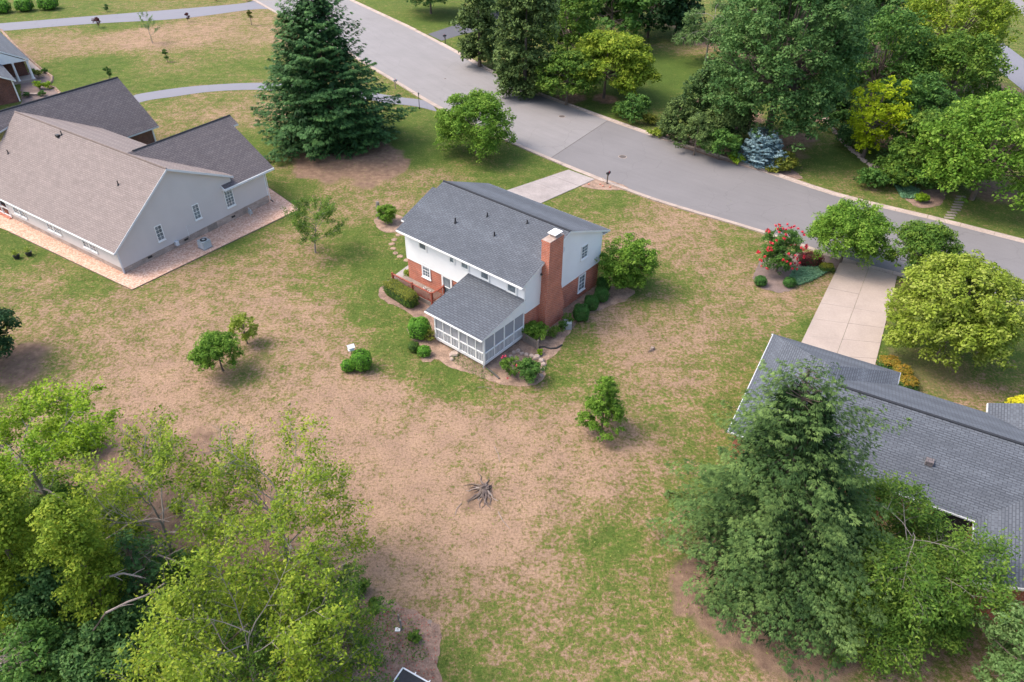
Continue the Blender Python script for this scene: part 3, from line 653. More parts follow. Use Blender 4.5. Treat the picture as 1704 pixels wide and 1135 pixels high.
# chairs inside the porch
# deck with red-stained railing
dk = MB(); 
for i in range(10): dk.box(-13.0, -8.3, -1.55+i*.153, -1.55+i*.153+.145, .36, .40)
dk.box(-12.98, -8.32, -1.53, -.02, .02, .355); dk.build('deck', MT['wood_grey'], hm)
posts = [(-12.95, -1.5), (-10.6, -1.5), (-8.35, -1.5), (-8.35, -.08)]
for x, y in posts: MB().box(x-.07, x+.07, y-.07, y+.07, .02, 1.42).build('deck_post', MT['deck_red'], hm)
for (xa, ya), (xb, yb) in zip(posts[:-1], posts[1:]):
    A, B2 = np.array([xa, ya, 0.]), np.array([xb, yb, 0.]); d = B2-A; L = np.linalg.norm(d); d /= L; s_ = np.array([-d[1], d[0], 0])
    q = MB(); q.obox(A+d*.075-s_*.07+(0, 0, 1.28), d*(L-.15), s_*.14, (0, 0, .05)); q.obox(A+d*.075-s_*.03+(0, 0, .48), d*(L-.15), s_*.06, (0, 0, .06)); q.build('deck_rail', MT['deck_red'], hm)
    k = .16
    while k < L-.1: MB().obox(A+d*k-s_*.02+(0, 0, .54), d*.04, s_*.04, (0, 0, .74)).build('baluster', MT['deck_red'], hm); k += .13
blob('patio', [(663,470),(700,455),(682,440),(644,468),(655,474)], .05, MT['concrete_grey'], 0, kind='structure')
# front steps / wall brick step at the west corner
# ================================================================== grey house on the left
YL = math.radians(-32.34); OL = L2W(YL, -56.6, 26.5)
hl = empty('grey_house', OL, YL, label='single-storey grey-beige house with brown gabled roofs on the left', category='house')
SL = 4.9/6.65
def fz(y): return 7.45-.485*(y-6.3)     # front slope
def bz(y): return 7.45-.765*(6.3-y)     # rear slope
wz = lambda x: 3.55+.66*(.45-x)         # wing slope towards the camera side
q = MB(); q.box(-17.7, 0, 0, 12.45, 0, 2.5)
q.prism([(-.15, 0, 2.501), (-.15, 12.45, 2.501), (-.15, 12.45, fz(12.45)-.22), (-.15, 6.3, 7.23), (-.15, 0, bz(0)-.22)], (.15, 0, 0))
q.box(-.3, -.0, 12.452, 16.3, 0, 3.5); q.box(-10.5, -.301, 16.0, 16.3, 0, 3.4); q.build('wall', MT['siding_grey'], hl)
siding(hl, [[(-17.7, -.012, .5), (0, -.012, .5), (0, -.012, 2.35), (-17.7, -.012, 2.35)],
            [(.012, 0, .5), (.012, 12.45, .75), (.012, 12.45, fz(12.45)-.2), (.012, 6.3, 7.22), (.012, 0, bz(0)-.2)],
            [(.012, 12.46, .75), (.012, 16.3, .85), (.012, 16.3, 3.38), (.012, 12.46, 3.38)]], 'siding_grey', .2, lift=.035)
q = MB(); q.prism([(.003, -.01, 0), (.003, 16.3, -.02), (.003, 16.3, .84), (.003, 12.45, .74), (.003, -.01, .49)], (.006, 0, 0)); q.box(-17.7, .003, -.009, -.002, 0, .49); q.build('foundation', MT['found'], hl)
MB().box(-.05, .05, -.05, .05, 0, 2.3).build('corner_trim', MT['trim_grey'], hl); MB().box(-.05, .05, 16.22, 16.36, .8, 3.4).build('corner_trim', MT['trim_grey'], hl)
RE = .35
rr = roof_part(hl, 'roof', [[(-30, -.4, bz(-.4)), (RE, -.4, bz(-.4)), (RE, 6.3, 7.45), (-23.4, 6.3, 7.45), (-22.6, 3.6, bz(3.6)), (-30, 2.8, bz(2.8))]], 'shingle_brown', 'trim_grey', .18)
roof_part(hl, 'front_roof', [[(RE, 12.6, fz(12.6)), (-23.4, 12.6, fz(12.6)), (-23.4, 6.3, 7.45), (RE, 6.3, 7.45)]], 'shingle_brown', 'trim_grey', .18)
ridge_cap(rr, (-23.4, 6.3, 7.45), (RE, 6.3, 7.45), .13, .6, 'ridge_brown')
q = MB()
q.prism([(RE+.01, -.42, bz(-.42)-.2), (RE+.01, 6.3, 7.25), (RE+.01, 12.6, fz(12.6)-.2), (RE+.01, 12.6, fz(12.6)), (RE+.01, 6.3, 7.455), (RE+.01, -.42, bz(-.42)+.02)], (.03, 0, 0)); q.build('rake_board', MT['trim_grey'], hl)
wr = roof_part(hl, 'wing_roof', [[(.45, 11.3, 3.55), (.45, 17.3, 3.55), (-4.4, 17.3, wz(-4.4)), (-4.4, 17.9, wz(-4.4)), (-5.4, 17.9, wz(-5.4)), (-5.4, 6.3, wz(-5.4)), (-1.0, 11.3, wz(-1))],
   [(-5.4, 6.3, wz(-5.4)), (-5.4, 17.9, wz(-5.4)), (-10.9, 17.9, 3.6), (-10.9, 10.5, 3.6)]], 'shingle_dark', 'trim_grey', .16)
ridge_cap(wr, (-5.4, 7.0, wz(-5.4)), (-5.4, 17.9, wz(-5.4)), .14, .6)
nr = roof_part(hl, 'far_wing_roof', [[(-19, 18.2, 3.2), (-24.3, 18.2, 7.6), (-24.3, 1.5, 7.6), (-22.7, 3.8, 3.2+3.7*4.4/5.3), (-23.2, 6.4, 3.2+4.2*4.4/5.3), (-19, 12.2, 3.2)],
   [(-24.3, 1.5, 7.6), (-24.3, 18.2, 7.6), (-30, 18.2, 3.0), (-30, 1.5, 3.0)]], 'shingle_dark', 'trim_grey', .16)
ridge_cap(nr, (-24.3, 1.5, 7.6), (-24.3, 18.2, 7.6), .14, .6)
q = MB(); q.box(-29.4, -19.5, 12.6, 17.6, 0, 3.0); q.build('far_wing_wall', MT['brick_brown'], hl)
q = MB(); q.prism([(-19.5, 17.605, 3.0), (-29.4, 17.605, 3.0), (-24.3, 17.605, 7.2)], (0, .1, 0)); q.build('far_gable', MT['brick_brown'], hl)
q = MB(); q.box(-19.55, -19.42, 17.5, 17.66, 0, 3.05); q.build('corner_trim', MT['white'], hl)
q = MB(); q.box(-30, RE, -.48, -.41, bz(-.4)-.14, bz(-.4)-.03); q.box(.455, .52, 11.3, 17.3, 3.42, 3.53); q.build('gutter', MT['white'], hl)
q = MB(); q.prism([(.05, 11.32, 3.38), (.5, 11.32, 3.38), (.5, 11.32, 3.53), (.05, 11.32, 3.80)], (0, -.06, 0)); q.prism([(0.02, 11.25, 3.35), (.55, 11.25, 3.35), (.55, 17.3, 3.35), (.02, 17.3, 3.35)], (0, 0, .03)); q.build('eave_return', MT['white'], hl)
for x, y in ((-3.9, 4.0), (-14.8, 5.9), (-20.4, 3.0)):
    v_ = vent(rr, x, y, bz(y), .4, .05)
MB().box(-15.3, -14.9, 5.5, 5.8, bz(5.65)-.02, bz(5.65)+.22).build('roof_vent', MT['black'], rr)
for (x0, w) in ((-16.55, 2.15), (-10.9, 2.15), (-5.3, 2.05)):
    for k in range(2): window(hl, (x0+k*w/2, -.03, .98), (1, 0, 0), (0, -1, 0), w/2, 1.25, 2, 2, 2, sill=True)
window(hl, (.03, 3.75, 1.35), (0, 1, 0), (1, 0, 0), .72, 1.5, 2, 2, 2); window(hl, (.03, 7.78, 1.72), (0, 1, 0), (1, 0, 0), .72, 1.5, 2, 2, 2)
window(hl, (.03, 11.35, 1.45), (0, 1, 0), (1, 0, 0), 1.0, 1.9, 3, 3, 2, label='tallest window on the siding gable, beside the wing eave')
MB().box(.01, .03, 8.8, 9.9, .02, .62).build('crawlspace_door', MT['wood_grey'], hl)
for y in (2.4, 6.2, 11.6): MB().box(.01, .035, y, y+.42, .28, .46).build('foundation_vent', MT['black'], hl)
downspout(hl, [(.5, 16.9, 3.5), (.1, 16.42, 3.2), (.1, 16.42, .3)]); MB().tube([(.1, 16.42, .3), (.25, 16.6, .06)], .06, 6).build('downspout', MT['pipe'], hl)
downspout(hl, [(.28, -.46, 2.3), (.08, -.08, 2.1), (.08, -.08, .1)], 'trim_grey')
MB().box(.02, .35, 5.15, 5.45, .35, .75).build('meter_box', MT['trim_grey'], hl)
MB().tube([(.04, 6.75, .5), (.04, 6.75, 1.6), (.3, 6.95, 1.68)], .025, 6).build('conduit', MT['white'], hl)
# screened room at the left end of the rear wall
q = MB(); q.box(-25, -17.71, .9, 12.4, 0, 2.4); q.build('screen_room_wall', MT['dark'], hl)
q = MB()
for x in (-17.8, -19.2, -20.6, -22.0): q.box(x-.06, x+.06, -.06, .06, 0, 2.3)
q.box(-25, -17.7, -.05, .05, .9, 1.0); q.box(-25, -17.7, -.05, .05, .12, .2); q.build('screen_room_frame', MT['white'], hl)
q = MB(); q.box(-25, -17.72, -.3, .9, 0, .1); q.build('step', MT['brick'], hl)
# AC condenser
ao = G(342, 412); ac = empty('air_conditioner', ao, YL, label='pale grey air-conditioning unit on the pink gravel beside the grey house', category='air conditioner')
q = MB(); q.box(-.42, .42, -.42, .42, .08, .80); q.build('cabinet', MT['ac'], ac)
q = MB(); q.tube([(0, 0, .80), (0, 0, .84)], .31, 18); q.build('fan_guard', MT['black'], ac); q = MB(); q.tube([(0, 0, .842), (0, 0, .87)], .13, 12); q.build('fan_hub', MT['ac'], ac)
q = MB(); q.box(-.5, .5, -.5, .5, .02, .079); q.build('pad', MT['concrete_grey'], ac)
q = MB()
for k in range(9):
    q.box(-.4, .4, -.432, -.421, .14+k*.07, .165+k*.07); q.box(.421, .432, -.4, .4, .14+k*.07, .165+k*.07)
q.build('grille', MT['trim_grey'], ac)
mo = G(418, 360); mt_ = empty('gas_meter', mo, YL, label='small blue-grey gas meter by the foundation of the grey house', category='gas meter')
q = MB(); q.box(-.16, .16, -.14, .14, .3, .62); q.build('body', MT['ac'], mt_); q = MB(); q.tube([(-.1, 0, 0), (-.1, 0, .3)], .03, 6); q.tube([(.1, 0, .62), (.1, 0, .8), (-.3, .1, .8), (-.3, .1, .3)], .03, 6); q.build('pipework', MT['trim_grey'], mt_)
# ================================================================== blue-grey roofed house on the right
YR = math.radians(-28.93); OR = L2W(YR, -3.3, 34.8)
hr = empty('ranch_house', OR, YR, label='low house with long blue-grey hipped roof at the right edge', category='house')
S = .44; oy = -34.8; ox = 3.3
def Q(x, y, z): return (x+ox, y+oy, z)
e = 2.7
faces = [[(-3.7, 34.4, e), (1.3, 39.4, 4.9), (.58, 40.13, 4.58), (.58, 41.63, 4.58), (-3.7, 45.9, e)],
 [(-3.7, 45.9, e), (.58, 41.63, 4.58), (4.85, 45.9, e)],
 [(4.85, 45.9, e), (.58, 41.63, 4.58), (.58, 40.13, 4.58), (4.85, 44.4, e)],
 [(4.85, 44.4, e), (.58, 40.13, 4.58), (1.3, 39.4, 4.9), (30, 39.4, 4.9), (30, 44.4, e)],
 [(-3.7, 34.4, e), (9.9, 34.4, e), (14.9, 39.4, 4.9), (1.3, 39.4, 4.9)],
 [(9.9, 34.4, e), (9.9, 30.1, e), (14.9, 30.1, 4.9), (14.9, 39.4, 4.9)],
 [(14.9, 39.4, 4.9), (14.9, 30.1, 4.9), (19.9, 30.1, e), (19.9, 34.4, e)],
 [(10.2, 44.4, e), (10.2, 45.5, e), (14.6, 45.5, 4.63), (14.6, 40.0, 4.63)],
 [(14.6, 40.0, 4.63), (14.6, 45.5, 4.63), (19, 45.5, e), (19, 44.4, e)]]
rr = roof_part(hr, 'roof', [[Q(*p) for p in f] for f in faces], 'shingle_blue', 'white', .14)
ridge_cap(rr, Q(1.3, 39.4, 4.9), Q(30, 39.4, 4.9), .15, .4)
v_ = MB(); a = np.array(Q(7.1, 36.6, 2.7+.44*2.2)); v_.box(a[0]-.2, a[0]+.2, a[1]-.2, a[1]+.2, a[2]-.1, a[2]+.24); v_.build('roof_vent', MT['shingle_dark'], rr)
q = MB(); w = lambda x0, x1, y0, y1, z1: q.box(x0+ox, x1+ox, y0+oy, y1+oy, 0, z1)
w(-3.3, 29, 34.8, 44.0, 2.56); w(-3.3, 4.45, 44.001, 45.5, 2.56); w(10.3, 29, 30.5, 34.799, 2.56); w(10.6, 18.6, 44.001, 45.3, 2.56)
q.prism([Q(10.3, 30.5, 2.561), Q(19.5, 30.5, 2.561), Q(14.9, 30.5, 4.6)], (0, .12, 0)); q.build('wall', MT['brick'], hr)
q = MB()
for a, b2 in (((-3.82, 34.28), (9.9, 34.28)), ((-3.82, 46.02), (4.85, 46.02)), ((4.97, 44.52), (10.2, 44.52))): q.box(a[0]+ox, b2[0]+ox, a[1]+oy+(.08 if a[1] < 40 else -.12), b2[1]+oy+(.11 if a[1] < 40 else -.09), 2.57, 2.66)
for (x, y0, y1) in ((-3.73, 34.36, 45.94), (9.87, 30.1, 34.3), (4.88, 44.6, 45.94), (10.17, 44.6, 45.5)): q.box(x+ox-.02, x+ox+.02, y0+oy, y1+oy, 2.56, 2.67)
q.build('gutter', MT['trim_grey'], hr)
q = MB(); q.prism([Q(9.75, 30.0, 2.52), Q(10.9, 30.0, 2.52), Q(10.6, 30.0, 2.95), Q(9.9, 30.0, 2.66)], (0, .45, 0)); q.prism([Q(9.9, 30.06, 2.5), Q(14.9, 30.06, 4.7), Q(14.9, 30.06, 4.86), Q(9.9, 30.06, 2.66)], (0, .03, 0)); q.build('rake_board', MT['white'], hr)
q = MB(); q.box(8.2+ox, 9.95+ox, 34.7+oy, 34.79+oy, .1, 2.2); q.build('garden_door', MT['dark'], hr)
q = MB(); q.box(-2.8+ox, 3.6+ox, 45.501+oy, 45.55+oy, .05, 2.3); q.build('garage_door', MT['white'], hr)
# ================================================================== brick house at the far left edge
_e = G(0, 103, 2.85)-G(25, 131, 2.85); YF = math.atan2(_e[1], _e[0])
ff = empty('far_brick_house', G(36, 170), YF, label='dark red brick house with white columned porch at the top left edge', category='house')
def FL(px, py, z):
    p = G(px, py, z)-G(36, 170); c, s = math.cos(-YF), math.sin(-YF); return (p[0]*c-p[1]*s, p[0]*s+p[1]*c, z)
def flg(px, py, z): return FL(px, py, z)
q = MB(); q.box(.3, 8, .2, 9, 0, 2.75); q.prism([(.3, .2, 2.751), (.3, 9, 2.751), (.3, 4.6, 5.05)], (.3, 0, 0)); q.build('wall', MT['brick_dark'], ff)
roof_part(ff, 'roof', [[(-.2, -.3, 2.85), (8, -.3, 2.85), (8, 4.6, 5.4), (-.2, 4.6, 5.4)], [(-.2, 4.6, 5.4), (8, 4.6, 5.4), (8, 9.5, 2.85), (-.2, 9.5, 2.85)]], 'shingle_blue', 'white', .2)
downspout(ff, [(.2, .1, 2.8), (.2, .1, .1)], 'white', .08)
q = MB(); q.box(.1, .29, 2.2, 2.6, .8, 1.5); q.build('meter_box', MT['black'], ff)
A0 = np.array([0, 0, 0.])
# main far block with its own gable and the porch
m0 = np.array(FL(48, 98, 3.0)); m1 = np.array(FL(0, 53, 3.0)); du = m1-m0; L_ = np.linalg.norm(du); du /= L_; dn_ = np.array([-du[1], du[0], 0]); 
if dn_[1] < 0: dn_ = -dn_
K = lambda a, b2, z: tuple(m0+du*a+dn_*b2+np.array([0, 0, z-3.0]))
roof_part(ff, 'main_roof', [[K(0, 0, 3.0), K(20, 0, 3.0), K(20, 5, 5.6), K(0, 5, 5.6)], [K(0, 5, 5.6), K(20, 5, 5.6), K(20, 10, 3.0), K(0, 10, 3.0)]], 'shingle_blue', 'white', .2)
q = MB(); q.prism([K(2.5, .4, 0), K(20, .4, 0), K(20, 9.6, 0), K(2.5, 9.6, 0)], (0, 0, 2.8)); q.build('main_wall', MT['brick_dark'], ff)
q = MB(); q.prism([K(.05, .3, 2.8), K(.05, 9.7, 2.8), K(.05, 5, 5.3)], tuple(du*.1)); q.build('pediment', MT['white'], ff)
q = MB(); q.prism([K(0, 0, 0), K(2.5, 0, 0), K(2.5, 5.5, 0), K(0, 5.5, 0)], (0, 0, .3)); q.build('porch_floor', MT['concrete'], ff)
for k in (.3, 2.1, 3.9): q = MB(); a = np.array(K(.25, k, .3)); q.tube([a, a+(0, 0, .15)], .22, 10); q.tube([a+(0, 0, .15), a+(0, 0, 2.35)], [.16, .13], 10); q.tube([a+(0, 0, 2.35), a+(0, 0, 2.5)], .2, 10); q.build('column', MT['white'], ff)
# ------------------------------------------------------------------ foliage
LM = {}
def lm(name, *stops, **k): LM[name] = leafmat('foliage_'+name, stops, **k)
lm('cedar', (.018, .048, .018), (.038, .095, .03), (.085, .175, .05), transl=.12)
lm('spruce', (.014, .036, .012), (.048, .092, .026), (.135, .205, .06), transl=.12)
lm('thuja', (.03, .055, .018), (.07, .11, .032), (.13, .18, .05), transl=.12)
lm('bluespruce', (.07, .13, .155), (.14, .22, .255), (.26, .36, .40), transl=.1)
lm('dogwood', (.045, .11, .014), (.11, .21, .024), (.25, .36, .06))
lm('mid', (.03, .08, .02), (.07, .15, .03), (.14, .24, .05))
lm('oak', (.03, .08, .025), (.07, .145, .04), (.16, .25, .08))
lm('lime', (.08, .16, .012), (.18, .29, .018), (.31, .40, .035))
lm('yellowgreen', (.10, .15, .015), (.20, .26, .03), (.34, .38, .09))
lm('locust', (.07, .12, .014), (.165, .24, .022), (.34, .375, .045), transl=.35)
lm('elm', (.035, .085, .014), (.085, .16, .024), (.195, .265, .042), transl=.3)
lm('pale', (.06, .12, .035), (.12, .2, .065), (.2, .29, .11))
lm('dark', (.012, .035, .014), (.025, .065, .022), (.05, .10, .035), transl=.12)
lm('boxwood', (.018, .055, .012), (.035, .10, .02), (.075, .165, .035), transl=.1)
lm('globe', (.035, .11, .012), (.08, .20, .02), (.16, .31, .035), transl=.15)
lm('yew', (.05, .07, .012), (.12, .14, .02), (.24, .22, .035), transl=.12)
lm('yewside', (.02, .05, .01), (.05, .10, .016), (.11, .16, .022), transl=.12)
lm('maroon', (.05, .015, .018), (.10, .03, .03), (.16, .06, .05))
lm('orange', (.10, .10, .015), (.24, .18, .025), (.36, .17, .04))
lm('chartreuse', (.20, .28, .01), (.36, .44, .015), (.48, .52, .03))
lm('yellow', (.42, .38, .02), (.6, .55, .03), (.75, .68, .06))
lm('teal', (.08, .17, .09), (.13, .25, .14), (.2, .33, .2), transl=.15)
lm('redleaf', (.16, .03, .03), (.3, .06, .05), (.4, .1, .07))
lm('ground', (.04, .08, .02), (.09, .15, .035), (.2, .22, .07))

def rnd_dirs(rg, n): return unit(rg.normal(0, 1, (n, 3)))
def clumps(rg, C, R, leaf, dens, upbias=.55, sub=10, subr=.42, squash=.8, aspect=.6, tone_sd=.16):
    """leaves gathered in small clumps set over the surface of each puff (C, R)"""
    out = []; tones = []
    for c, r in zip(C, R):
        k = max(4, int(sub)); d = rnd_dirs(rg, k); d[:, 2] = np.where(rg.uniform(0, 1, k) < .72, np.abs(d[:, 2]), d[:, 2])
        sc = c+d*np.array([r, r, r*squash])*rg.uniform(.55, 1.0, (k, 1)); sr = r*subr*rg.uniform(.6, 1.3, k)
        n_each = np.maximum(6, (dens*12.6*(sr**2)/(leaf*leaf*aspect)*.5).astype(int))
        idx = np.repeat(np.arange(k), n_each); n = len(idx); dd = rnd_dirs(rg, n)
        dd[:, 2] = np.where(rg.uniform(0, 1, n) < .7, np.abs(dd[:, 2]), dd[:, 2])
        P = sc[idx]+dd*(sr[idx]*rg.uniform(.35, 1, n)**.6)[:, None]*np.array([1, 1, .75])
        nn = unit(dd*.55+np.array([0, 0, upbias])+rg.normal(0, .42, (n, 3)))
        t_ = unit(rg.normal(0, 1, (n, 3))+dd*.4); ln = leaf*rg.uniform(.65, 1.35, n)
        out.append(leaf_quads(P, nn, t_, ln, ln*aspect*rg.uniform(.8, 1.2, n)))
        ct = rg.normal(0, .12, k); tones.append(.5+ct[idx]+rg.normal(0, tone_sd, n))
    return np.concatenate(out), np.concatenate(tones)
def tree(name, label, cat, base, h, rad, leaf='mid', shape='round', n=26, lsize=.2, dens=1.0, zlo=.22, seed=0, trunk_r=None, bark='bark', sq=None, group=None, lean=(0, 0), pr=.36, subr=.42, sub=10, aspect=.6, limbs=True):
    """tree or bush: trunk and limbs carrying puffs of leaf clumps. base = world xy, h = height, rad = crown radius"""
    rg = np.random.default_rng(seed+100); root = empty(name, (base[0], base[1], 0), 0, label=label, category=cat)
    if group: root['group'] = group
    z0 = h*zlo; cz = (z0+h)/2; hz = (h-z0)/2; C = []; R = []
    for i in range(n):
        if shape == 'round': d = rnd_dirs(rg, 1)[0]; f = rg.uniform(.35, 1)**.45; zz = d[2]*f; rr = math.sqrt(d[0]**2+d[1]**2)*f; a = math.atan2(d[1], d[0])
        elif shape == 'dome': a = rg.uniform(0, 6.283); zz = 1-1.75*rg.uniform(0, 1)**1.0; rr = math.sqrt(max(0, 1-max(zz, 0)**2))*rg.uniform(.3, 1)**.45
        elif shape == 'cone': a = rg.uniform(0, 6.283); uu = rg.uniform(0, 1)**1.3; zz = -1+2*uu; rr = (1-uu*.88)*rg.uniform(.3, 1)**.45
        elif shape == 'column': a = rg.uniform(0, 6.283); uu = rg.uniform(0, 1); zz = -1.06+2.06*uu; rr = (math.sin(math.pi*min(1, .12+uu*.86))**.55)*rg.uniform(.4, 1)**.4
        elif shape == 'vase': a = rg.uniform(0, 6.283); uu = rg.uniform(0, 1)**.8; zz = -1+2*uu; rr = (.25+.75*math.sin(uu*2.3))*rg.uniform(.2, 1)**.5
        p = pr*rad*rg.uniform(.7, 1.25)*(.75 if shape in ('cone',) and zz > .3 else 1)
        C.append([rr*math.cos(a)*(rad-p*.8)+lean[0]*(zz+1)/2, rr*math.sin(a)*(rad-p*.8)+lean[1]*(zz+1)/2, cz+zz*(hz-p*.55)]); R.append(p)
    C = np.array(C); R = np.array(R); C[:, 2] = np.maximum(C[:, 2], R*.4)
    V, T = clumps(rg, C, R, lsize, dens, sub=sub, subr=subr, squash=.8 if sq is None else sq, aspect=aspect)
    ok = V.reshape(-1, 4, 3)[:, :, 2].min(1) > .02; V = V.reshape(-1, 4, 3)[ok].reshape(-1, 3); T = T[ok]
    quads('crown' if h > 2.2 else 'foliage', V, T, LM[leaf], root)
    tr = trunk_r or max(.03, h*.022); S = []
    fork = np.array([lean[0]*.3, lean[1]*.3, z0+(h-z0)*.25]); pts = [np.zeros(3), fork*np.array([.5, .5, .5])+rg.normal(0, .04, 3)*h*.1, fork, np.array([lean[0]*.8, lean[1]*.8, z0+(h-z0)*.8])]
    pts[1][2] = fork[2]*.5
    for a, b2, r0, r1 in zip(pts[:-1], pts[1:], (tr*1.25, tr, tr*.75), (tr, tr*.8, tr*.2)): S.append([*a, *b2, r0, r1])
    if limbs:
        for c in C[::2] if n < 60 else C[::3]:
            u = rg.uniform(.2, .75); st = fork*.7+(pts[3]-fork*.7)*u*.7; md = (st+c)/2+rg.normal(0, .06, 3)*rad+np.array([0, 0, -.04*h]); S.append([*st, *md, tr*.42, tr*.26]); S.append([*md, *c, tr*.26, tr*.08])
    quads('trunk' if h > 2.2 else 'stems', seg_tubes(S, 6 if h > 4 else 4), None, MT[bark], root)
    return root
def conifer(name, label, cat, base, h, rad, leaf='spruce', seed=0, zlo=.03, power=.8, step=.42, nb=9, lsize=.3, droop=.35, dens=1.0, group=None, width=.3, irregular=.22, lean=(0, 0), tops=(), fin=.24, fill=0, blades=(-.75, .0, .75)):
    """trunk with whorls of drooping branches carrying flat sprays"""
    rg = np.random.default_rng(seed+200); root = empty(name, (base[0], base[1], 0), 0, label=label, category=cat)
    if group: root['group'] = group
    Pp = []; Tt = []; Nn = []; Ln = []; Tn = []; S = []
    axes = [((0, 0), h, rad, zlo*h)]+[((t[0], t[1]), t[2], t[3], t[4]) for t in tops]
    bulge = rg.uniform(0, 6.283, 4)
    for (ax, ay), hh, rr, zb in axes:
        z = zb
        while z < hh-.15:
            u = (z-zb)/(hh-zb); n_ = max(4, int(nb*(1-u*.45)))
            for k in range(n_):
                a = 6.283*k/n_+rg.uniform(-.4, .4)+z*2.4
                L = rr*((1-u)**power)*(1+irregular*rg.normal())*(1+.13*math.sin(a*2+bulge[0]+z*.5)+.08*math.sin(a*3+bulge[1]-z*.9))+.12
                if u < .16: L *= .74+.26*u/.16
                L = max(.15, L); el = .25+u*.7+rg.normal(0, .08); dr = droop*(1-u*.8)
                out = np.array([math.cos(a), math.sin(a), 0]); side = np.array([-math.sin(a), math.cos(a), 0]); o = np.array([ax+lean[0]*u, ay+lean[1]*u, z+rg.uniform(-.2, .2)])
                bp = lambda t: o+out*(L*t)[:, None]+np.array([0, 0, 1.])*(L*(math.tan(min(el, 1.0))*.55*t-dr*t*t*1.4+.12*t**4))[:, None]
                m = int(max(6, dens*.62*(L*8.5)*(.28/lsize)**1.7*(1+L*.55)))
                t = rg.uniform(0, 1, m)**.62; t = .1+.9*t; w = (width*L*(1-t)**.8+.12)*(t > .15)
                sgn = rg.uniform(-1, 1, m); P = bp(t)+side*(sgn*w)[:, None]; P[:, 2] += -np.abs(sgn)*w*.25+rg.normal(0, .035, m)-.03
                Pp.append(P); d = out*1.0+side*(np.sign(sgn)*rg.uniform(.4, .9, m))[:, None]+np.array([0, 0, 1.])*rg.normal(-.1, .22, m)[:, None]
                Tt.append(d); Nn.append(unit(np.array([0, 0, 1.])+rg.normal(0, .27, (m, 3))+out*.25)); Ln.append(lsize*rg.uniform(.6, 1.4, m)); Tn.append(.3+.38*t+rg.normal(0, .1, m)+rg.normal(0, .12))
                q = bp(np.array([0, .45, .9])); br_ = .008+L*.005; S.append([*q[0], *(q[1]-[0, 0, .12]), br_*1.6, br_])
            z += step*rg.uniform(.75, 1.25)*(1-.35*u)
        S.append([ax*(.3 if ax or ay else 0), ay*.3, 0 if not (ax or ay) else zb*.5, ax+lean[0], ay+lean[1], hh-.1, h*.022 if not (ax or ay) else h*.012, .02])
        m = 24; Pp.append(np.stack([ax+lean[0]+rg.normal(0, .05, m), ay+lean[1]+rg.normal(0, .05, m), hh-rg.uniform(0, .8, m)], 1)); Tt.append(rg.normal(0, .4, (m, 3))+[0, 0, 1]); Nn.append(rnd_dirs(rg, m)); Ln.append(np.full(m, lsize)); Tn.append(np.full(m, .6))
    if fill:
        u = rg.uniform(0, .93, fill)**1.15; a = rg.uniform(0, 6.283, fill); r_ = rad*((1-u)**power)*np.sqrt(rg.uniform(0, 1, fill))*.72
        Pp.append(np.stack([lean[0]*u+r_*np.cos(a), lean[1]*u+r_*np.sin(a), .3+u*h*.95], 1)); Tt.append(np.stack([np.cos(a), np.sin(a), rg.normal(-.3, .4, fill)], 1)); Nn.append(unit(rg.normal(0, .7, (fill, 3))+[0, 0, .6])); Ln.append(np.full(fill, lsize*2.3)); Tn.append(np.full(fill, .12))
    P = np.concatenate(Pp); ln = np.concatenate(Ln); Nn = np.concatenate(Nn); Tt = unit(np.concatenate(Tt)); Bt = unit(np.cross(Nn, Tt)); Vs = []
    for w in blades:
        Tw = unit(Tt+Bt*w); lw = ln*(1-.25*abs(w)); Vs.append(leaf_quads(P+Tw*(lw*.4)[:, None], unit(Nn+Bt*w*.3), Tw, lw, lw*fin))
    V = np.concatenate(Vs); T = np.tile(np.concatenate(Tn), len(blades))+rg.normal(0, .05, len(blades)*len(P))
    ok = V.reshape(-1, 4, 3)[:, :, 2].min(1) > .03; V = V.reshape(-1, 4, 3)[ok].reshape(-1, 3); T = T[ok]
    quads('crown', V, T, LM[leaf], root); quads('trunk', seg_tubes(S, 5), None, MT['bark'], root)
    return root
